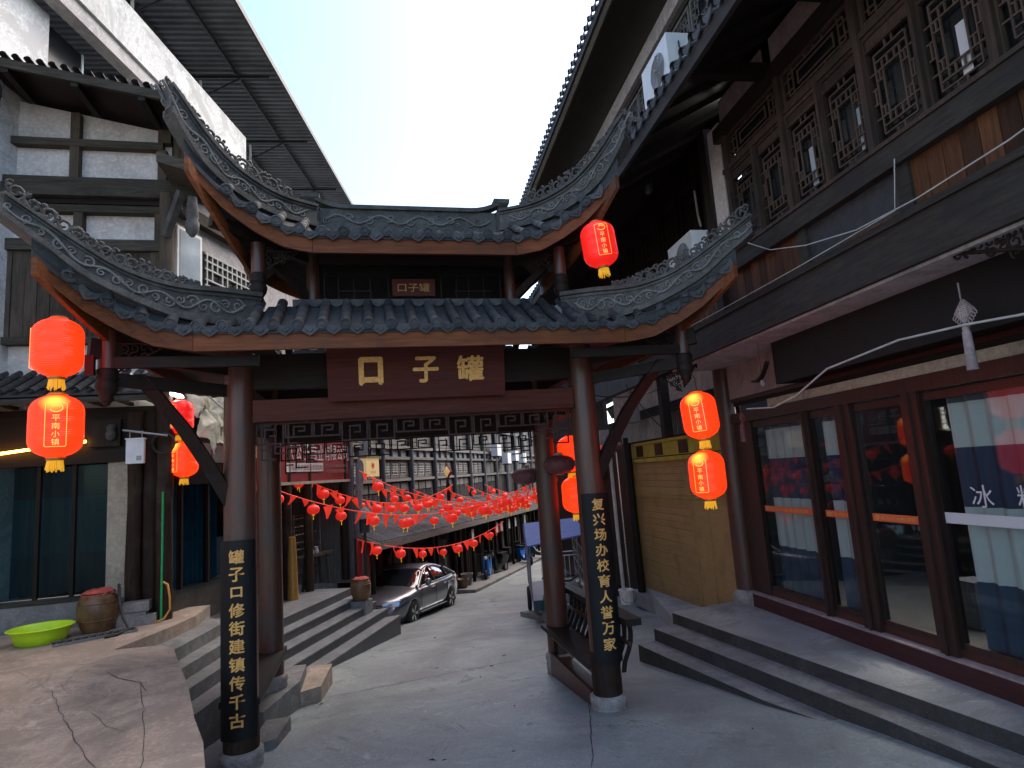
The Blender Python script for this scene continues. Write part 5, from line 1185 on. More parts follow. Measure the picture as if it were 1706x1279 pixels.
# knot ornaments
def knot(u, w, z, s, label, pale):
    t = thing('knot_ornament', FR_.p(u, w, z), label, 'ornament', 'hanging knot ornaments'); m = 'plaster_p' if pale else 'purple_lantern'
    c = FR_.p(u, w, z); a = Fr(c.x, c.y, 4+8)
    pts = [a.p(0, 0, z-s), a.p(s, 0, z), a.p(0, 0, z+s), a.p(-s, 0, z)]
    MB().prism(pts, a.dw*.025).build('knot_plate', m, t)
    mb = MB()
    for k in range(5):
        for d in ((-1, -1), (1, -1)):
            q = -s+2*s*(k+.5)/5 if True else 0; b0 = V3(a.p(d[0]*(s+q)/2, .01, z-(s-q)/2)); ou = (a.du*d[0]+V3((0, 0, -1))).normalized(); sd_ = (a.du*1+V3((0, 0, d[0]))).normalized()
            mb.tube([b0-sd_*s*.1, b0+ou*s*.35-sd_*s*.13, b0+ou*s*.45, b0+ou*s*.35+sd_*s*.13, b0+sd_*s*.1], .006, 4)
    mb.build('cord_loops', m, t)
    text_mb('福', lambda x, h: a.p(-x, -.006, z+h), s*.95, s*.95, .01).build('lettering', 'gold_dk' if not pale else 'white_cable', t)
    MB().tube([a.p(0, 0, z+s), a.p(0, 0, z+s*2.3)], .007, 5).build('cord', m, t)
    MB().lathe([(.012, z-s*1.05), (.028, z-s*1.35), (.022, z-s*1.5), (.03, z-s*1.6), (.04, z-s*4.6)][::-1], (c.x, c.y, 0), 12).build('tassel', m, t)
knot(-4.78, -.7, 3.58, .10, 'pale diamond knot ornament with a long tassel over the right glass doors', True)
knot(-1.30, -.7, 3.10, .07, 'small dark knot ornament with a tassel at the left end of the glass doors', False)
ft = thing('flying_ornament', FR_.p(-1.9, -.7, 3.5), 'small dark wooden bird shaped hanger below the pinkish soffit', 'ornament')
MB().tube([FR_.p(-1.9, -.7, 3.56), FR_.p(-1.9, -.7, 3.98)], .003, 4).build('thread', 'cable', ft)
MB().sweep([[FR_.p(-1.7-k*.07, -.7-.03, 3.50+.012*k*(k-2)), FR_.p(-1.7-k*.07, -.7+.03, 3.50+.012*k*(k-2)), FR_.p(-1.7-k*.07, -.7+.03, 3.53+.012*k*(k-2)), FR_.p(-1.7-k*.07, -.7-.03, 3.53+.012*k*(k-2))] for k in range(6)]).build('wing_board', 'dark_wood', ft)
MB().lathe([(.01, 3.42), (.03, 3.45), (.02, 3.50)], FR_.p(-1.9, -.7, 0), 8).build('tail', 'plaster_p', ft)
# rear extension above the shutter
sh = thing('roller_shutter_front', FR_.p(3.1, 0, -.1), 'closed brown roller shutter in a yellow steel frame on the right', 'shutter')
rows = 22
for k in range(rows):
    z0 = -.30+k*(2.92/rows); sx = -.004*(k % 2)
    piece('shutter_slat', 'shutter', sh, FR_, 2.06, 4.98, .02+sx, .05, z0+.004, z0+2.92/rows)
piece('side_panel', 'shutter', sh, FR_, .60, 1.38, .0, .05, .12, 2.60); piece('side_panel', 'shutter', sh, FR_, 1.42, 2.0, .0, .05, -.05, 2.60)
for u, m in ((1.38, 'shutter'), (2.0, 'shutter'), (4.98, 'yellow_paint')): piece('frame_post', m, sh, FR_, u, u+.05, -.03, .06, -.35, 2.62)
piece('top_frame', 'yellow_paint', sh, FR_, .6, 5.1, -.06, .06, 2.62, 2.70); piece('top_frame', 'yellow_paint', sh, FR_, .6, 5.1, -.02, .05, 2.72, 3.0); piece('top_frame', 'yellow_paint', sh, FR_, .6, 5.1, -.06, .06, 3.0, 3.05)
for z in (1.85, 1.93, 1.98): MB().tube([FR_.p(.7, -.04, z), FR_.p(5.0, -.04, z-.03)], .008, 5).build('thin_rod', 'yellow_paint', sh)
for u in (1.9, 3.1, 4.2): piece('sign_plate', 'plank_r', sh, FR_, u, u+.4, -.035, -.022, 2.74, 2.98)
piece('step_plinth', 'smooth', sh, FR_, 2.0, 5.2, -.25, .1, -.5, -.22)
bal = thing('slatted_balcony', FR_.p(3, -.3, 3.06), 'dark balcony with pale vertical slats above the yellow frame', 'balcony')
piece('balcony_back', 'void', bal, FR_, .4, 5.4, -.02, .02, 3.06, 3.75)
for k in range(44): piece('slat', 'pole_white' if k > 18 else 'grey_wood', bal, FR_, .6+k*.105, .62+k*.105, -.16, -.13, 3.08, 3.52)
piece('balcony_rail', 'dark_wood_y', bal, FR_, .5, 5.3, -.2, -.1, 3.52, 3.58)
rp('rear_wall', 'plaster_g', .45, 6.2, .06, .12, 3.6, 4.6); rp('rear_wall', 'dark_wood', .3, 7.5, .14, .2, -.5, 3.7)
rp('rear_beam', 'blue_grey_wood', 1.62, 6.5, F9-.02, F9+.14, 4.02, 4.40)
rp('rear_post', 'dark_wood', 1.15, 1.3, -.75, -.6, 3.0, 4.05)
for (u, w, z, sx, sz, m, l) in ((3.3, -.45, 3.45, .42, .34, 'concrete', 'grey floodlight box under the overhang behind the right hanging post'), (4.7, -.7, 3.05, .26, .36, 'plaster_p', 'pinkish box with a faded print hung near the purple melon lantern')):
    t = thing('wall_box', FR_.p(u, w, z), l, 'box'); MB().box(FR_, u, u+sx, w-.1, w+.1, z, z+sz).build('casing', m, t); MB().box(FR_, u+.03, u+sx-.03, w-.11, w-.102, z+.03, z+sz-.03).build('front_plate', m, t)
    MB().tube([FR_.p(u+sx/2, w, z+sz), FR_.p(u+sx/2, w, z+sz+.3)], .008, 5).build('hanger', 'cable', t)
# poles beside the shutter
FQ = Fr(5.55, 13.4, 4)
for (x, y, z0, z1, r, m, l) in ((4.62, 11.55, -.05, 2.75, .035, 'pole_white', 'pale leaning drainpipe standing in a paint bucket'), (5.05, 12.6, -.3, 2.9, .03, 'blue_grey_wood', 'slim grey pole left of the yellow shutter'),
                                (5.35, 13.0, -.3, 3.0, .022, 'steel', 'thin bright steel tube beside the shutter'), (5.75, 13.3, -.4, 3.2, .085, 'dark_wood', 'dark round post at the far edge of the yellow shutter'), (5.3, 14.2, -.5, 3.2, .07, 'cream', 'cream post furthest from the yellow shutter')):
    MB().tube([(x, y, z0), (x-.02, y, (z0+z1)/2), (x-.03, y, z1)], r, 12).build('pole', m, None, l, 'pole')
bk2 = thing('paint_bucket', (4.64, 11.5, -.08), 'dirty white paint bucket at the foot of the pale drainpipe', 'bucket')
MB().lathe([(.115, .0-.02), (.135, .22), (.145, .23), (.14, .245), (.125, .235), (.10, .02)], (4.64, 11.5, 0), 20).build('pail', 'plaster', bk2)
MB().tube([(4.64+.14*cos(t*pi/8), 11.36-.03*sin(t*pi/8), .12-.10*sin(t*pi/8)) for t in range(9)], .005, 4).build('handle', 'dark_metal', bk2)
# ================================================================ the street beyond the gate
FT = Fr(2.2, 20.6, 26)      # along the shed eaves, w to the right = towards the street
gzf = lambda p: gz(p.y)
def fbz(fr, u, w): return gz(fr.p(u, w, 0).y)
# sign shop on the left
ss = thing('sign_shop', FT.p(-7, -2, .35), 'open shop porch under a dull red signboard with big pale characters', 'shop')
def tp(name, mat, u0, u1, w0, w1, z0, z1, parent=ss, label=None): return piece(name, mat, parent, FT, u0, u1, w0, w1, z0, z1, label)
sb = tp('signboard', 'sign_red', -8.2, -5.16, -.62, -.55, 2.72, 3.95, label='dull red signboard with white characters')
tp('edge_strip', 'cream', -8.2, -5.16, -.66, -.52, 2.66, 2.72); tp('top_strip', 'dark_wood', -8.3, -5.1, -.66, -.5, 3.95, 4.1)
n = '八公子自业有限公司'
for i, ch in enumerate(n): text_mb(ch, lambda x, h, i=i: FT.p(-7.72+i*.30+x, -.535, 3.36+h), .26, .36, .012).build('lettering', 'sign_white', sb)
wp = piece('white_panel', 'sign_white', sb, FT, -7.85, -6.42, -.55, -.53, 2.93, 3.12)
text_mb('论坛服务 广告策划 欢迎定制', lambda x, h: FT.p(-7.13+x, -.525, 3.025+h), 1.34, .12, .004, mb=MB()).build('panel_lettering', 'sign_red', sb)
for r_ in (3.06, 2.93): text_mb('八公子自业公司电话', lambda x, h, r_=r_: FT.p(-5.78+x, -.535, r_+h), 1.05, .085, .004).build('panel_lettering', 'concrete', sb)
tp('lit_box', 'litbox', -8.32, -8.22, -.56, -.50, 2.75, 3.9, label='glowing white end of the signboard')
tp('back_wall', 'void', -10.2, -5.0, -2.9, -2.8, .3, 4.4); tp('side_return', 'grey_wood', -5.12, -5.0, -3.0, -.5, .2, 6.6)
tp('porch_roof', 'dark_wood', -10.2, -5.0, -3, -.5, 4.1, 4.2); tp('upper_wall', 'grey_wood', -10.2, -5.0, -3, -.66, 4.2, 7.4)
for u, m in ((-7.75, 'trunk'), (-6.95, 'trunk'), (-5.35, 'dark_wood'), (-8.3, 'red_wood')): MB().lathe([(.10, .33), (.09, 4.1)], FT.p(u, -.62, 0), 16).build('porch_post', m, ss)
MB().lathe([(.11, .34), (.09, 1.2), (.07, 1.6)], FT.p(-7.85, -.45, 0), 12).build('post_wrap', M['gold_dk'], ss)
for k in range(7): tp('shelf_board', 'grey_wood', -7.0, -5.5, -1.6, -1.4, .6+k*.33, .63+k*.33)
for u in (-9.2, -8.5): tp('display_window', 'glass_lit', u, u+.5, -2.0, -1.96, .6, 1.7)
rk = thing('wall_rack', FT.p(-6.3, -.9, .35), 'metal tube rack on a worn wooden trestle bench under the red signboard', 'rack')
u0, u1 = -7.15, -5.75
for z in (.62, .78, .95, 1.22, 1.38, 1.55, 1.72, 1.9): MB().tube([FT.p(u0+.2, -.98, z), FT.p(u1-.12, -.98, z)], .014, 6).build('rack_tube', 'steel', rk)
for u in (u0+.2, (u0+u1)/2, u1-.12): MB().tube([FT.p(u, -.98, .36), FT.p(u, -.98, 2.0)], .016, 6).build('rack_post', 'grey_wood', rk)
piece('bench_top', 'old_beam', rk, FT, u0, u1, -1.0, -.7, 1.02, 1.08)
for a, b in ((u0+.25, u0+.15), (u1-.25, u1-.15)):
    for w in (-.95, -.74): MB().bar(FT.p(a, w, 1.02), FT.p(b, w-.02, .35), .05, .05).build('bench_leg', 'old_beam', rk)
for a in (u0+.45, u0+.7, u1-.5): MB().lathe([(.04, 1.08), (.05, 1.12), (.03, 1.2), (.04, 1.22)], FT.p(a, -.85, 0), 10).build('pot', 'white_paint', rk)
# yellow light box
yb = thing('hanging_lightbox', FT.p(-4.5, -.35, 2.72), 'pale yellow hanging box sign with a red leaf mark by the crooked post', 'sign')
MB().box(FT, -4.86, -4.12, -.40, -.22, 2.75, 3.22).build('box', 'yellow_box', yb); MB().box(FT, -4.88, -4.10, -.42, -.20, 3.22, 3.25).build('top_lid', 'gold_dk', yb)
pp = [FT.p(-4.49+.12*r_*cos(t), -.214, 3.03+.11*r_*sin(t)) for t, r_ in [(k*pi/7, 1 if k % 2 else .45) for k in range(14)]]
MB().add(pp, [tuple(range(14))]).build('leaf_mark', 'red_print', yb); text_mb('欢迎', lambda x, h: FT.p(-4.49+x, -.214, 2.86+h), .3, .07, .01).build('lettering', 'red_print', yb)
MB().tube([FT.p(-4.5, -.31, 3.25), FT.p(-4.5, -.31, 3.7)], .012, 6).build('hanger', 'cable', yb)
# crooked bracket post by the sign
MB().tube([FT.p(-5.0, -.4, .1), FT.p(-4.98, -.4, 2.2), FT.p(-4.85, -.4, 3.0), FT.p(-4.5, -.38, 3.6), FT.p(-4.3, -.35, 4.3)], [.09, .09, .11, .12, .15], 10).build('crooked_post', 'concrete', None, 'crooked pale timber prop curving up right of the red signboard', 'post')
# low tiled sheds
shd = thing('tiled_shed_row', FT.p(5, -1, -1), 'long low dark shed row with a grey tiled roof behind the parked car', 'shed')
def shz(u): return 1.10-.021*(u+5)
secs = []
for k in range(17):
    u = -5.1+k*2.6; z = shz(u); secs.append([FT.p(u, .12, z-.02), FT.p(u, -2.0, z+.86), FT.p(u, -2.0, z+.78), FT.p(u, .12, z-.10)])
MB().sweep(secs).build('shed_roof', 'shed_tile', shd)
k = 0; u = -5.0
while u < 22:
    z = shz(u); cover_run(FT.p(u, .16, z+.01), FT.p(u, -1.9, z+.84), r=.05, sag=0, n=5, seg=.5).build('roof_tile', 'shed_tile', shd); u += .20+max(0, u)*.004; k += 1
MB().sweep([[FT.p(u, .16, shz(u)-.03), FT.p(u, .10, shz(u)-.03), FT.p(u, .10, shz(u)-.17), FT.p(u, .16, shz(u)-.17)] for u in (-5.1, 10, 34)]).build('eave_board', 'grey_wood_y', shd)
MB().sweep([[FT.p(u, -.95, gz(FT.p(u, 0, 0).y)-.3), FT.p(u, -1.0, gz(FT.p(u, 0, 0).y)-.3), FT.p(u, -1.0, shz(u)+.4), FT.p(u, -.95, shz(u)+.4)] for u in (-5.1, 0, 5, 10, 15, 22, 34)]).build('shed_wall', 'void', shd)
rr = random.Random(21); u = -4.9
while u < 26:
    g = fbz(FT, u, -.5); wd_ = rr.uniform(.10, .28); m = rr.choice(('dark_wood', 'dark_wood', 'grey_wood', 'trunk', 'dark_wood'))
    piece('wall_plank', m, shd, FT, u, u+wd_, -.62+rr.uniform(-.3, .05), -.56, g-.1, shz(u)-.02-rr.choice((0, 0, .5, 1.0)))
    u += wd_+rr.choice((.01, .02, .35, .6))+u*.01
u = -4.9
while u < 30: g = fbz(FT, u, -.1); MB().lathe([(.065, g-.1), (.055, shz(u)-.05)], FT.p(u, -.12, 0), 10).build('shed_post', 'dark_wood' if int(u*10) % 3 else 'grey_wood', shd); u += 2.1
piece('red_banner', 'sign_red', shd, FT, -5.3, -4.4, -.35, -.33, -.3, 1.2, label='dark red cloth hanging at the near end of the shed')
for u, z in ((3.2, .6), (6.8, .75), (7.6, .85), (9.0, .9), (10.3, .95), (12.4, .8)): piece('paper_sign', 'white_paint', shd, FT, u, u+.28, -.05, -.045, shz(u)-.75, shz(u)-.75+.42)
# tall grey timber building, one bay at a time
tb_ = thing('grey_timber_building', FT.p(8, -2, -1), 'tall grey timber building with a band of small bright panes and carved shutters', 'building')
WT = -1.75
def gp_(name, mat, u0, u1, w0, w1, z0, z1, parent=tb_, label=None): return piece(name, mat, parent, FT, u0, u1, w0, w1, z0, z1, label)
gp_('core_wall', 'grey_wood', -3.2, 62, WT-3, WT-.16, -2, 8.6)
gp_('near_end_post', 'dark_wood', -3.35, -3.1, WT-.1, WT+.1, .2, 8.6)
for z0, z1, d in ((3.32, 3.42, .04), (3.68, 3.80, .05), (2.58, 2.68, .04), (4.9, 5.05, .06), (6.3, 6.42, .05)): gp_('rail', 'grey_wood_y', -3.2, 62, WT-.14, WT+d, z0, z1)
bays = [-3.1+2.42*k for k in range(14)]
for bi, u in enumerate(bays):
    MB().lathe([(.10, .3), (.09, 8.6)], FT.p(u, WT+.02, 0), 10).build('bay_post', 'blue_grey_wood' if bi < 5 else 'grey_wood', tb_)
    if bi > 10: continue
    n = 3
    for q in range(n):
        a = u+.16+q*.72; b = a+.66
        f = MB().box(FT, a, a+.05, WT-.14, WT, 3.42, 3.68).build('clerestory_window', 'grey_wood', tb_); piece('pane', 'glass_lit', f, FT, a+.05, b, WT-.10, WT-.09, 3.43, 3.67)
        c = piece('carved_shutter', 'grey_wood', tb_, FT, a, b, WT-.13, WT-.09, 2.70, 3.30)
        if bi < 6:
            mb = MB()
            for z in (2.82, 2.92, 3.0, 3.08, 3.18): mb.box(FT, a+.08, b-.08, WT-.09, WT-.07, z-.012, z+.012)
            for x in (.18, .3, .42, .52): mb.box(FT, a+x-.01, a+x+.01, WT-.088, WT-.072, 2.82+(.06 if x in (.3, .42) else 0), 3.18)
            mb.build('shutter_carving', 'pole_white', c); piece('shutter_recess', 'void', c, FT, a+.07, b-.07, WT-.092, WT-.088, 2.80, 3.20)
        piece('lower_panel', 'dark_wood', tb_, FT, a, b, WT-.13, WT-.10, 1.1, 2.58)
        if bi < 7:
            for x in range(6): piece('slat', 'grey_wood', tb_, FT, a+.03+x*.11, a+.055+x*.11, WT-.10, WT-.06, 1.2, 2.2)
            piece('top_panel', 'grey_wood', tb_, FT, a+.02, b-.02, WT-.10, WT-.07, 2.25, 2.52)
        for z0, z1 in ((3.84, 4.86), (5.1, 6.26)): piece('board', 'grey_wood', tb_, FT, a-.02, b, WT-.13, WT-.08+.03*(q % 2), z0, z1)
for i, (u, z) in enumerate(((12.8, 3.55), (15.0, 3.15), (17.0, 3.30), (19.2, 3.2))):
    ac('wall_air_conditioner', FT, u, WT+.35, z, '%s white air conditioner from the near end of the grey timber building' % ('first', 'second', 'third', 'fourth')[i], (.85, .35, .6)) if i else ac('wall_air_conditioner', FT, u, WT+.35, z, 'white air conditioner nearest on the wall of the grey timber building', (.85, .35, .6))
MB().sweep([[FT.p(u, WT+.9, 7.4-.03*u*.3), FT.p(u, WT-3, 8.9), FT.p(u, WT-3, 8.8), FT.p(u, WT+.9, 7.3-.03*u*.3)] for u in (-3.4, 62)]).build('main_roof', 'tile_dk', tb_)
# second, taller grey block that closes the view further up
fb = thing('far_timber_building', FT.p(40, -2, -2), 'distant stepped row of timber gables at the end of the street', 'building')
for k in range(7):
    u = 27+k*5.2; z = 5.6-.25*k; w = -1.2+.55*k
    MB().box(FT, u, u+5.0, w-6, w, -3.6, z).build('house_front', ('grey_wood', 'old_plank', 'dark_wood')[k % 3], fb)
    MB().prism([FT.p(u-.2, w+.6, z-.1), FT.p(u-.2, w-3, z+1.5), FT.p(u-.2, w-6.5, z-.1)], FT.du*5.3).build('gable_roof', 'tile_dk', fb)
    for q in range(3): piece('window', 'glass_lit' if (k+q) % 3 else 'glass_dk', fb, FT, u+.5+q*1.5, u+1.5+q*1.5, w, w+.03, z-2.4, z-1.4)
# right hand row continuing the street
FRR = Fr(6.35, 16.2, 24)
rr_ = thing('right_timber_row', FRR.p(6, 1, -1), 'dark timber row with tiled eaves on the right side of the far street', 'building')
for k in range(6):
    u = k*6.0; w = .3+.4*k*.3; g = fbz(FRR, u+3, 1)
    MB().box(FRR, u, u+5.9, w, w+6, g-.6, 5.8-.2*k).build('house_front', ('dark_wood', 'grey_wood', 'plank_r')[k % 3], rr_)
    e = MB().prism([FRR.p(u-.1, w-1.1, 2.35-.15*k), FRR.p(u-.1, w+.2, 2.95-.15*k), FRR.p(u-.1, w+.2, 2.85-.15*k), FRR.p(u-.1, w-1.1, 2.25-.15*k)], FRR.du*6.0).build('lower_eave', 'tile_dk', rr_)
    MB().prism([FRR.p(u-.1, w-.9, 5.7-.2*k), FRR.p(u-.1, w+3, 7.3-.2*k), FRR.p(u-.1, w+3, 7.2-.2*k), FRR.p(u-.1, w-.9, 5.6-.2*k)], FRR.du*6.0).build('main_roof', 'tile_dk', rr_)
    for q in range(4):
        MB().lathe([(.08, g-.5), (.07, 2.35-.15*k)], FRR.p(u+.3+q*1.8, w-.8, 0), 8).build('porch_post', 'trunk', rr_)
        piece('shopfront', ('glass_dk', 'void', 'plank_r')[(k+q) % 3], rr_, FRR, u+.45+q*1.45, u+1.6+q*1.45, w-.04, w-.005, g, 2.1-.15*k)
        piece('upper_window', 'glass_lit' if (k+q) % 2 else 'glass_dk', rr_, FRR, u+.5+q*1.4, u+1.5+q*1.4, w-.04, w-.005, 3.1-.2*k, 4.1-.2*k)
# kerb and drain line along the left side of the far street
secs = []
for k in range(24):
    u = 1.2+k*1.6; p = FT.p(u, .55, 0); g = gz(p.y); secs.append([FT.p(u, .62, g-.1), FT.p(u, .62, g+.10), FT.p(u, -.9, g+.11), FT.p(u, -.9, g-.1)])
MB().sweep(secs).build('kerb', 'concrete', kind='structure')
for (x, y, r, h, l, m) in ((3.2, 22.9, .22, .42, 'square pale tub on the left kerb beyond the car', 'concrete'), (2.95, 22.2, .22, .32, 'reddish clay tub on the left kerb beyond the car', 'clay')):
    z = gz(y)+.11; t = thing('kerb_tub', (x, y, z), l, 'tub'); MB().lathe([(r*.7, z), (r, z+h*.9), (r*1.08, z+h), (r*.92, z+h), (r*.7, z+h*.5)], (x, y, 0), 16).build('pot', m, t); MB().lathe([(.01, z+h*.8), (r*.9, z+h*.8)], (x, y, 0), 16).build('soil', 'void', t)
# signposts and lamp in the middle distance
fl2 = thing('street_lamp', FT.p(-4.9, .35, -.6), 'thin dark lamp post with a conical shade in front of the tiled shed', 'street lamp')
g = fbz(FT, -4.9, .35); MB().tube([FT.p(-5.5, .0, g), FT.p(-5.5, .0, 1.75)], .035, 8).build('pole', 'dark_metal', fl2); MB().lathe([(.24, 1.75), (.20, 1.85), (.04, 2.02)], FT.p(-5.5, .0, 0), 16).build('shade', 'concrete', fl2)
MB().lathe([(.12, 1.42), (.12, 1.75)], FT.p(-5.5, .0, 0), 6).build('lamp_body', 'blue_grey_wood', fl2)
dl = thing('diamond_lantern', FT.p(-.2, .3, 2.4), 'small yellow and red diamond pendant hanging before the grey timber building', 'ornament')
c = FT.p(.15, .2, 2.78); MB().lathe([(.01, 2.52), (.16, 2.78), (.01, 3.04)], (c.x, c.y, 0), 4, False).build('diamond', 'sign_red', dl); MB().lathe([(.01, 2.60), (.12, 2.78), (.01, 2.96)], (c.x-.04, c.y-.07, 0), 8).build('glow_face', 'yellow_box', dl)
MB().tube([(c.x, c.y, 3.04), (c.x, c.y, 3.9)], .01, 5).build('cord', 'cable', dl); MB().lathe([(.06, 1.7), (.07, 2.3), (.03, 2.52)], (c.x, c.y, 0), 8).build('tassel', 'void', dl)

# ---------------------------------------------- bunting strings with pennants and small lanterns
sl_ = thing('small_lantern', (0, 0, 0), 'x', 'lantern')
MB().lathe([(.03, -.115), (.10, -.095), (.145, -.04), (.15, .02), (.125, .08), (.06, .115), (.03, .12)], n=20).build('lantern_body', 'small_lantern', sl_, loc=(0, 0, 0))
MB().lathe([(.035, .115), (.04, .135), (.01, .145)], n=10).build('top_cap', 'gold_dk', sl_, loc=(0, 0, 0))
MB().lathe([(.035, -.14), (.035, -.115)], n=10).build('bottom_cap', 'tassel', sl_, loc=(0, 0, 0))
MB().tube([(0, 0, -.14), (0, 0, -.24)], [.008, .014], 6).build('tassel_fringe', 'tassel', sl_, loc=(0, 0, 0))
def pen(seed):
    r = random.Random(seed); b1, b2, cz = r.uniform(-.10, .10), r.uniform(-.07, .07), r.uniform(-.05, .05); secs = []
    for j in range(6):
        t = j/5; hw = .13*(1-t)+.012; row = []
        for i in range(5): x = -1+i*.5; row.append(V3((x*hw+cz*t*t*2, b1*t*t+b2*x*x*t+.02*sin(x*4+seed), -.34*t)))
        secs.append(row+[v+V3((0, .004, 0)) for v in reversed(row)])
    return MB().sweep(secs, smooth=True).mesh('pennant', 'flag')
pens = [pen(k) for k in range(6)]
first = [True]; rn = random.Random(33)
ORD = 'first second third fourth fifth sixth seventh eighth ninth tenth eleventh twelfth thirteenth fourteenth fifteenth sixteenth seventeenth eighteenth nineteenth twentieth'.split()+['twenty-first', 'twenty-second', 'twenty-third', 'twenty-fourth']
strings = [  # (start, end, sag, n lanterns, description)
    ((-2.4, 13.2, 2.85), (3.9, 15.2, 2.30), .75, 10, 'nearest bunting string across the street'),
    ((-1.9, 14.0, 3.10), (2.6, 20.6, 2.35), .70, 11, 'second bunting string from the red signboard'),
    ((-.3, 15.6, 2.9), (5.6, 19.0, 2.4), .8, 10, 'bunting string starting by the crooked prop'),
    ((.2, 17.5, 2.45), (7.0, 22.6, 2.45), .9, 11, 'bunting string above the parked car'),
    ((1.2, 19.2, 2.3), (8.3, 25.0, 2.6), 1.0, 11, 'bunting string before the shed roof'),
    ((2.4, 21.2, 2.2), (9.5, 28, 2.6), 1.0, 11, 'bunting string over the far street'),
    ((3.4, 23.4, 2.3), (10.5, 31, 2.7), 1.05, 11, 'second farthest bunting string'),
    ((4.6, 26, 2.2), (12, 34, 2.8), 1.0, 11, 'farthest bunting string before the street bends'),
    ((-.4, 15.4, 1.3), (4.4, 21.5, .95), .5, 8, 'low bunting string along the shed eave')]
for si, (a, b, sag, n, ds) in enumerate(strings):
    cnt = 0; a, b = V3(a), V3(b); t = thing('bunting_string', a, ds+', with red pennants', 'bunting', 'bunting strings over the far street')
    f = lambda q: a+(b-a)*q-V3((0, 0, sag*4*q*(1-q)))
    MB().tube([f(k/16) for k in range(17)], .009, 4).build('cord', 'flag', t)
    ang = atan2((b-a).y, (b-a).x)
    for k in range(n):
        q = (k+.35+rn.uniform(-.15, .15))/n
        inst('pennant', rn.choice(pens), t, f(q), (rn.uniform(-.35, .35), rn.uniform(-.25, .25), ang+rn.uniform(-.9, .9)), rn.uniform(.55, .85))
        if rn.random() < .95: inst('pennant', rn.choice(pens), t, f(min(.98, q+.35/n)), (rn.uniform(-.35, .35), rn.uniform(-.4, .4), ang+rn.uniform(-.9, .9)), rn.uniform(.5, .8))
        for e in range(1 if rn.random() < .7 else 2):
            q2 = (k+.8+.12*e+rn.uniform(-.2, .2))/n
            if q2 > .98: continue
            p = f(q2)-V3((0, 0, .16+.02*e)); o = sl_ if first[0] else copy_tree(sl_); first[0] = False
            o.location = p; o.rotation_euler = (rn.uniform(-.12, .12), rn.uniform(-.12, .12), rn.uniform(0, 6)); o.scale = (rn.uniform(.66, .95),)*3
            cnt += 1; o['label'] = '%s small red lantern from the left on the %s' % (ORD[cnt-1], ds); o['group'] = 'small red lanterns on the bunting strings'
# a cluster of red paper flowers by the yellow frame
fc = thing('red_bow', (4.35, 11.9, 2.75), 'bright red ribbon bow hanging beside the small purple lantern', 'bow')
mb = MB(); rr = random.Random(3)
for k in range(16):
    a = rr.uniform(0, 6.28); e = rr.uniform(-1, 1); P = [V3((4.35, 11.9, 2.85)), V3((4.35+.13*cos(a), 11.9+.05*sin(a), 2.85+.13*e)), V3((4.35+.19*cos(a), 11.9-.04, 2.85+.18*e)), V3((4.35+.11*cos(a+.5), 11.88, 2.85+.14*e))]
    mb.tube(P, [.03, .05, .04, .015], 6)
mb.build('ribbon_loops', 'flag', fc)
for x in (-.04, .05): MB().bar((4.35+x, 11.88, 2.8), (4.35+x*2, 11.88, 2.45), .05, .01).build('ribbon_tail', 'flag', fc)

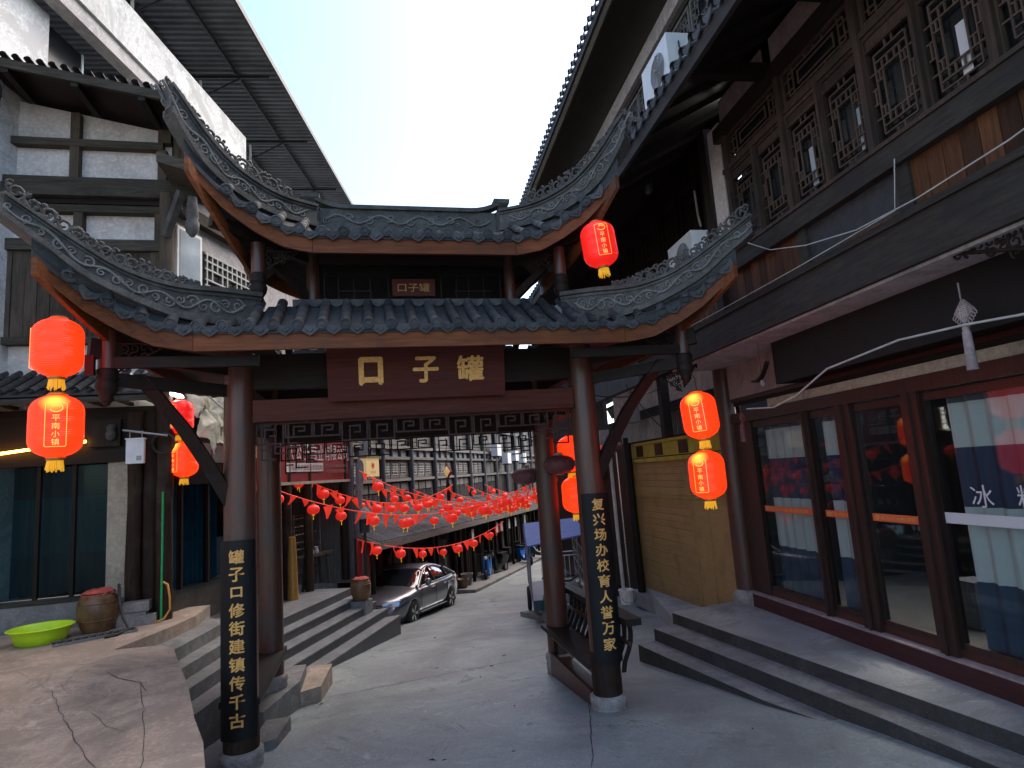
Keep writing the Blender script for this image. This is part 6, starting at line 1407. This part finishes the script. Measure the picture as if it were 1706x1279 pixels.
# ---------------------------------------------- parked saloon car
def build_car():
    t = thing('parked_car', (0, 0, 0), 'dark grey saloon car with chrome grille parked at the end of the steps', 'car')
    # local: x forward... front at -y
    L, W2 = 4.85, .92
    # stations along y from front (0) to rear (L)
    bot = lambda y: max(.22, *( (.36**2-(y-c)**2)**.5+.32 if abs(y-c) < .36 else 0 for c in (.93, 3.78)))
    tab_hw = smooth_tab([(0, .60), (.12, .76), (.45, .885), (.9, .915), (2.4, .92), (3.8, .915), (4.4, .87), (4.75, .78), (4.85, .70)])
    tab_bz = smooth_tab([(0, .60), (.10, .70), (.5, .80), (1.2, .90), (1.6, .94), (2.6, .97), (3.6, 1.0), (4.3, 1.04), (4.75, 1.02), (4.85, .92)])   # shoulder
    secs = []; N = 70
    for i in range(N+1):
        y = L*i/N; hw = lerp(tab_hw, y); bz = lerp(tab_bz, y); b = bot(y) if .3 < y < 4.5 else .26+(.12 if y < .05 or y > 4.8 else 0)
        prof = [(hw*.90, b), (hw*.985, max(b+.02, .45)), (hw, max(b+.04, .62)), (hw*.985, bz-.10), (hw*.93, bz-.015), (hw*.80, bz+.035), (hw*.45, bz+.075), (0, bz+.085)]
        prof = [(x, z) for x, z in prof]
        pts = [V3((x, y, z)) for x, z in prof]+[V3((-x, y, z)) for x, z in reversed(prof[:-1])]
        secs.append(pts)
    body = MB().sweep(secs, closed=True, smooth=True).build('body', 'car_paint', t, loc=(0, 0, 0))
    MB().box(W0, .35, L-.35, -.80, .80, .16, .42).build('underbody', 'rubber', t, loc=(0, 0, 0)) if False else MB().add([(-.8, .35, .2), (.8, .35, .2), (.8, L-.35, .2), (-.8, L-.35, .2), (-.8, .35, .6), (.8, .35, .6), (.8, L-.35, .6), (-.8, L-.35, .6)], [(0, 1, 2, 3), (7, 6, 5, 4), (0, 4, 5, 1), (1, 5, 6, 2), (2, 6, 7, 3), (3, 7, 4, 0)]).build('underbody', 'rubber', t, loc=(0, 0, 0))
    # greenhouse
    roof = smooth_tab([(1.28, .96), (1.7, 1.17), (2.15, 1.38), (2.6, 1.455), (3.1, 1.44), (3.6, 1.34), (4.05, 1.17), (4.40, 1.05)])
    def gsec(y, grow=0):
        z = lerp(roof, y)+grow; bz = lerp(tab_bz, y)+.02; hw = lerp(tab_hw, y)*.93; k = (z-bz)/.5; tw = hw-.27*max(0, k)+grow*.3
        return z, bz, hw, tw
    secs = []
    for i in range(41):
        y = 1.28+3.12*i/40; z, bz, hw, tw = gsec(y)
        pts = [(hw, bz-.05), (hw-.02, bz+.02), (tw, z-.06), (tw-.07, z-.015), (tw*.5, z+.008), (0, z+.012)]
        secs.append([V3((x, y, q)) for x, q in pts]+[V3((-x, y, q)) for x, q in reversed(pts[:-1])])
    MB().sweep(secs, smooth=True).build('cabin_glass', 'car_glass', t, loc=(0, 0, 0))
    secs = []
    for i in range(25):
        y = 2.12+1.62*i/24; z, bz, hw, tw = gsec(y, .012); pts = [(tw+.012, z-.075), (tw-.02, z-.03), (tw-.07, z), (tw*.5, z+.018), (0, z+.022)]
        secs.append([V3((x, y, q)) for x, q in pts]+[V3((-x, y, q)) for x, q in reversed(pts[:-1])])
    MB().sweep(secs, smooth=True).build('roof_panel', 'car_paint', t, loc=(0, 0, 0))
    for s in (-1, 1):
        def edge(y, f, o=.012): z, bz, hw, tw = gsec(y); return V3((s*((hw)*(1-f)+tw*f+o), y, bz*(1-f)+(z-.05)*f))
        MB().tube([edge(y, .98 if y > 1.4 else .9) for y in [1.30+k*.07 for k in range(13)]], .035, 6).build('front_pillar', 'car_paint', t, loc=(0, 0, 0))
        MB().tube([edge(y, .99) for y in [3.62+k*.1 for k in range(8)]], .05, 6).build('rear_pillar', 'car_paint', t, loc=(0, 0, 0))
        MB().tube([edge(2.55, f) for f in (0, .5, 1)], .028, 6).build('centre_pillar', 'black', t, loc=(0, 0, 0))
        MB().tube([edge(3.55, f) for f in (0, .5, 1)], .022, 6).build('centre_pillar', 'black', t, loc=(0, 0, 0))
        MB().tube([edge(y, .02, .02) for y in [1.5+k*.13 for k in range(20)]], .012, 5).build('window_trim', 'chrome', t, loc=(0, 0, 0))
        MB().tube([edge(y, .99, .015) for y in [1.75+k*.12 for k in range(17)]], .010, 5).build('window_trim', 'chrome', t, loc=(0, 0, 0))
        m = MB().lathe([(.01, -.09), (.07, -.06), (.085, .0), (.06, .05), (.01, .06)], (0, 0, 0), 14, sq=1.6).build('wing_mirror', 'car_paint', t, loc=(0, 0, 0)); m.location = (s*1.02, 1.62, 1.05); m.rotation_euler = (0, 0, 0); m.scale = (1.1, .8, 1)
        for y in (2.2, 3.2): MB().bar((s*.925, y+.05, .86), (s*.925, y+.22, .865), .03, .025).build('door_handle', 'chrome', t, loc=(0, 0, 0))
        for y in (1.42, 2.52, 3.45): MB().tube([(s*(lerp(tab_hw, y)+.002), y, z) for z in (.34, .6, .9)], .004, 4).build('door_seam', 'rubber', t, loc=(0, 0, 0))
        MB().bar((s*.90, 1.35, .30), (s*.90, 3.35, .30), .03, .02).build('sill_trim', 'chrome', t, loc=(0, 0, 0))
        # headlight and fog lamp
        MB().hexa([(s*.46, -.02, .60), (s*.83, .16, .62), (s*.925, .52, .72), (s*.46, .12, .62), (s*.46, -.01, .69), (s*.83, .18, .75), (s*.925, .58, .81), (s*.46, .12, .72)]).build('headlight', 'headlight', t, loc=(0, 0, 0))
        MB().tube([(s*.44, -.03, .70), (s*.66, .05, .735), (s*.85, .18, .765)], .014, 5).build('headlight_trim', 'chrome', t, loc=(0, 0, 0))
        MB().tube([(s*.42, -.03, .36), (s*.80, .13, .42), (s*.84, .17, .33), (s*.45, -.02, .28)], .014, 5).build('fog_lamp_trim', 'chrome', t, loc=(0, 0, 0))
        MB().hexa([(s*.45, .03, .30), (s*.78, .18, .33), (s*.78, .24, .33), (s*.45, .10, .30), (s*.45, .03, .36), (s*.78, .18, .39), (s*.78, .24, .39), (s*.45, .10, .36)]).build('fog_lamp', 'black', t, loc=(0, 0, 0))
        MB().hexa([(s*.5, 4.84, .80), (s*.86, 4.62, .80), (s*.86, 4.5, .80), (s*.5, 4.7, .8), (s*.5, 4.83, .92), (s*.86, 4.60, .94), (s*.86, 4.5, .94), (s*.5, 4.7, .92)]).build('tail_light', 'red_paint', t, loc=(0, 0, 0))
        for yc_ in (.93, 3.78):
            w = thing('wheel', (0, 0, 0), None, None); w.parent = t; w.location = (s*.80, yc_, .33); WL[w] = V3((0, 0, 0))
            def xl(prof, n=32):
                mb = MB().lathe(prof, (0, 0, 0), n); mb.v = [V3((v.z*s, v.y, v.x)) for v in mb.v]; return mb
            xl([(.20, -.10), (.30, -.105), (.33, -.08), (.335, 0), (.33, .09), (.30, .115), (.215, .11)]).build('tyre', 'rubber', w, loc=(0, 0, 0))
            mb = xl([(.21, .085), (.222, .115), (.215, .10)])
            for k in range(5):
                a = 2*pi*k/5
                for d in (-.12, .12): mb.bar((s*.10, .04*cos(a), .04*sin(a)), (s*.108, .212*cos(a+d), .212*sin(a+d)), .034, .02, (1, 0, 0))
            mb.add(*(lambda q: (q.v, q.f, True))(xl([(.0, .11), (.05, .108), (.055, .09)], 14)))
            mb.build('rim', 'steel', w, loc=(0, 0, 0))
            xl([(.01, .03), (.21, .03)]).build('brake_void', 'black', w, loc=(0, 0, 0))
    # grille
    gr = MB().hexa([(-.40, -.02, .46), (.40, -.02, .46), (.40, .1, .46), (-.40, .1, .46), (-.46, .0, .68), (.46, .0, .68), (.46, .12, .68), (-.46, .12, .68)]).build('grille', 'black', t, loc=(0, 0, 0))
    for z in (.49, .535, .58, .625, .67): MB().tube([(-.44, .0, z), (-.22, -.035, z), (.22, -.035, z), (.44, .0, z)], .008, 4).build('grille_bar', 'chrome', gr, loc=(0, 0, 0))
    MB().tube([(-.40, .01, .45), (-.2, -.03, .44), (.2, -.03, .44), (.40, .01, .45), (.48, .04, .52)], .012, 5).build('bumper_trim', 'chrome', t, loc=(0, 0, 0))
    MB().lathe([(.01, -.0), (.055, .0), (.055, .012)], n=20).build('badge', 'chrome', t, loc=(0, 0, 0)).location = (0, -.05, .60)
    t.children[-1].rotation_euler = (pi/2, 0, 0)
    MB().add([(-.24, -.05, .34), (.24, -.05, .34), (.24, -.05, .44), (-.24, -.05, .44), (-.24, -.03, .34), (.24, -.03, .34), (.24, -.03, .44), (-.24, -.03, .44)], [(0, 1, 2, 3), (7, 6, 5, 4), (0, 4, 5, 1), (1, 5, 6, 2), (2, 6, 7, 3), (3, 7, 4, 0)]).build('number_plate', 'blue_grey_wood', t, loc=(0, 0, 0))
    MB().tube([(-.75, .1, .25), (-.4, .0, .24), (.4, .0, .24), (.75, .1, .25)], .02, 6).build('lower_lip', 'grey_paint', t, loc=(0, 0, 0))
    return t
car = build_car()
cp = FT.p(-5.5, -.08, 0); car.scale = (.97, .97, .93)
car.location = (cp.x, cp.y, gz(cp.y+.8)-.02); car.rotation_euler = (-atan2(.115, 1)*.62, 0, -FT.a); car.rotation_mode = 'XYZ'

# ---------------------------------------------- cargo tricycle behind the inner right post
tri = thing('cargo_tricycle', (3.5, 13.6, -.6), 'tricycle with a blue canopy and a metal cage behind the inner right gate post', 'tricycle')
FX = Fr(3.95, 13.9, 12); g = gz(13.7)
def xp(name, mat, a, b, r): return MB().tube([FX.p(*q) for q in (a, b)], r, 6).build(name, mat, tri)
cs = MB().sweep([[FX.p(u, w, z) for u, w, z in row] for row in ([(-1.1, -.62, 1.05), (-1.1, .62, 1.22), (-1.1, .62, 1.19), (-1.1, -.62, 1.02)], [(.4, -.62, 1.40), (.4, .62, 1.45), (.4, .62, 1.42), (.4, -.62, 1.37)], [(1.5, -.62, 1.3), (1.5, .62, 1.32), (1.5, .62, 1.29), (1.5, -.62, 1.27)])]).build('canopy', 'blue_canopy', tri)
MB().prism([FX.p(-1.1, -.62, 1.05), FX.p(-1.12, -.62, .80), FX.p(1.5, -.62, 1.1), FX.p(1.5, -.62, 1.3)], FX.dw*.01).build('canopy_valance', 'blue_canopy', tri)
for u in (-1.0, .3, 1.4):
    for w in (-.58, .58): xp('canopy_post', 'grey_paint', (u*.8, w, -.05), (u, w, 1.12+.1*u), .018)
for z in (.1, .35, .6, .85):
    for w in (-.58, .58): xp('cage_rail', 'grey_paint', (-.85, w, z-.02), (1.2, w, z+.1), .011)
for k in range(7):
    for w in (-.58, .58): xp('cage_bar', 'grey_paint', (-.8+k*.33, w, -.1), (-.8+k*.33, w, .92), .008)
MB().box(FX, -1.0, 1.3, -.56, .56, -.30, -.08).build('cargo_bed', 'teal_paint', tri)
MB().hexa([FX.p(-1.9, -.3, -.45), FX.p(-1.9, .3, -.45), FX.p(-1.1, .42, -.40), FX.p(-1.1, -.42, -.40), FX.p(-1.75, -.25, .0), FX.p(-1.75, .25, .0), FX.p(-1.1, .35, .05), FX.p(-1.1, -.35, .05)]).build('front_fairing', 'teal_paint', tri)
MB().tube([FX.p(-1.8, 0, -.45), FX.p(-1.45, 0, .35)], .035, 8).build('steering_post', 'black', tri); MB().tube([FX.p(-1.35, -.36, .42), FX.p(-1.5, -.2, .36), FX.p(-1.5, .2, .36), FX.p(-1.35, .36, .42)], .02, 6).build('handlebar', 'black', tri)
MB().lathe([(.01, .22), (.10, .24), (.11, .32), (.02, .38)], FX.p(-1.62, 0, 0), 12).build('headlight', 'headlight', tri); MB().box(FX, -.95, -.55, -.28, .28, -.05, .10).build('saddle', 'black', tri)
def wheel(name, fr, u, w, z, R, parent):
    o = MB(); c = fr.p(u, w, z); P = [c+fr.du*(R*cos(k*pi/12))+V3((0, 0, R*sin(k*pi/12))) for k in range(25)]; o.tube(P, .045, 8, False); y = o.build(name, 'rubber', parent)
    m = MB(); [m.tube([c, c+fr.du*(R*.9*cos(k*pi/5))+V3((0, 0, R*.9*sin(k*pi/5)))], .012, 4) for k in range(10)]; m.build('spokes', 'grey_paint', y); return y
wheel('wheel', FX, -1.85, 0, g+.25, .24, tri)
for w in (-.6, .6): wheel('wheel', FX, .7, w, g+.25, .24, tri)
MB().prism([V3((3.22, 14.5, gz(14.5)-.2)), V3((3.50, 14.5, gz(14.5)-.2)), V3((3.78, 12.7, gz(12.7)-.2)), V3((3.52, 12.7, gz(12.7)-.2))], (0, 0, .30)).build('kerb_block', 'concrete', None, 'low grey concrete kerb block beside the tricycle', 'kerb')
# scooters further on
def scooter(loc, rz, paint, label, first={}):
    t = thing('scooter', (0, 0, 0), label, 'scooter', 'scooters parked along the far street')
    F = Fr(0, 0, 0)
    MB().sweep([[(-.12*a, y, z0), (.12*a, y, z0), (.12*a, y, z1), (-.12*a, y, z1)] for y, z0, z1, a in ((.85, .55, .70, .6), (.5, .40, .78, 1.1), (.1, .35, .76, 1.2), (-.1, .25, .45, 1.1), (-.45, .22, .32, 1.2), (-.6, .3, .85, 1.1), (-.68, .5, .98, .8))]).build('body', paint, t, loc=(0, 0, 0))
    MB().box(F, 0, .72, -.13, .13, .77, .86).build('saddle', 'black', t, loc=(0, 0, 0))
    MB().tube([(0, -.75, .3), (0, -.62, 1.0)], .04, 8).build('steering_post', 'black', t, loc=(0, 0, 0)); MB().tube([(-.33, -.5, 1.04), (-.1, -.62, 1.02), (.1, -.62, 1.02), (.33, -.5, 1.04)], .018, 6).build('handlebar', 'black', t, loc=(0, 0, 0))
    MB().lathe([(.01, .84), (.07, .87), (.07, .95), (.02, .98)], (0, -.70, 0), 10).build('headlight', 'white_paint', t, loc=(0, 0, 0))
    MB().box(F, .72, 1.0, -.17, .17, .72, 1.0).build('top_box', 'black', t, loc=(0, 0, 0))
    for y in (-.80, .62):
        mb = MB(); mb.tube([(0, y+.2*cos(k*pi/10), .24+.2*sin(k*pi/10)) for k in range(21)], .05, 8, False); w = mb.build('wheel', 'rubber', t, loc=(0, 0, 0)); MB().tube([(-.03, y, .24), (.03, y, .24)], .13, 14).build('rim', 'grey_paint', w, loc=(0, 0, 0))
    for s in (-.2, .2): MB().tube([(s, -.60, 1.02), (s*1.4, -.62, 1.2)], .006, 4).build('mirror_stem', 'black', t, loc=(0, 0, 0))
    t.location = loc; t.rotation_euler.z = rz; return t
for x, y, rz, p, l in ((7.05, 30.2, radians(10), 'blue_paint', 'bright blue scooter standing on the far left kerb'), (5.15, 26.6, radians(-35), 'black', 'black scooter nearest on the left kerb beyond the shed posts'), (7.6, 33.5, radians(40), 'white_paint', 'white scooter behind the bright blue one'),
                      (8.1, 32.0, radians(70), 'black', 'dark scooter to the right of the bright blue one'), (4.35, 25.0, radians(-15), 'blue_paint', 'blue scooter half hidden among the shed posts')):
    scooter((x, y, gz(y)+.02), rz, p, l)
# barrier fence on the right with a red board, and a pale blue taxi
bf = thing('barrier_fence', (6.2, 19.5, -1.1), 'white metal crowd barrier across the right side of the far street', 'barrier')
FB = Fr(5.35, 20.4, 100); g = gz(20.4)
for z in (g+.12, g+1.0, g+1.12): MB().tube([FB.p(0, 0, z), FB.p(2.2, 0, z)], .02, 6).build('rail', 'white_paint', bf)
for k in range(15): MB().tube([FB.p(k*.157, 0, g+.12), FB.p(k*.157, 0, g+1.0)], .011, 5).build('upright', 'white_paint', bf)
for u in (.1, 2.1): MB().tube([FB.p(u, -.25, g), FB.p(u, 0, g+.12), FB.p(u, .25, g)], .02, 6).build('foot', 'white_paint', bf)
tx = copy_tree(car); tx.location = (9.6, 27.0, gz(27.0)+.02); tx.rotation_euler = (0, 0, radians(150)); tx['label'] = 'pale blue car seen from behind beyond the white barrier'; tx['category'] = 'car'
blue_car = plain('pale_blue_car_paint', (.28, .36, .45), .3, .3, .05, 2, .6)
for o in tx.children:
    if o.name.split('.')[0] in ('body', 'roof_panel'): o.data = o.data.copy(); o.data.materials[0] = blue_car
rd = thing('delivery_motorbike', (7.5, 20.9, gz(20.9)), 'red motorbike with a box parked behind the white barrier', 'motorbike')
for o in scooter((7.25, 21.1, gz(21.1)), radians(170), 'red_paint', 'tmp').children: pass
bpy.data.objects.remove(rd)
for o in list(col.objects):
    if o.get('label') == 'tmp': o['label'] = 'red scooter parked behind the white barrier on the right'
# cables over the far street
for i, (a, b, s) in enumerate((((-1.0, 13.5, 3.9), (6.5, 16.5, 3.6), .5), ((6.2, 12, 4.2), (2.5, 8.7, 3.9), .25), ((4.3, 9.8, 3.95), (5.4, 10.5, 3.1), .1))):
    a, b = V3(a), V3(b); wire('overhead_cable', [a+(b-a)*(k/12)-V3((0, 0, s*4*(k/12)*(1-k/12))) for k in range(13)], .010, 'cable', ('black cable crossing the street behind the gate', 'black cable from the right house to the back of the gate', 'short cable dropping toward the yellow shutter frame')[i], 'cable')
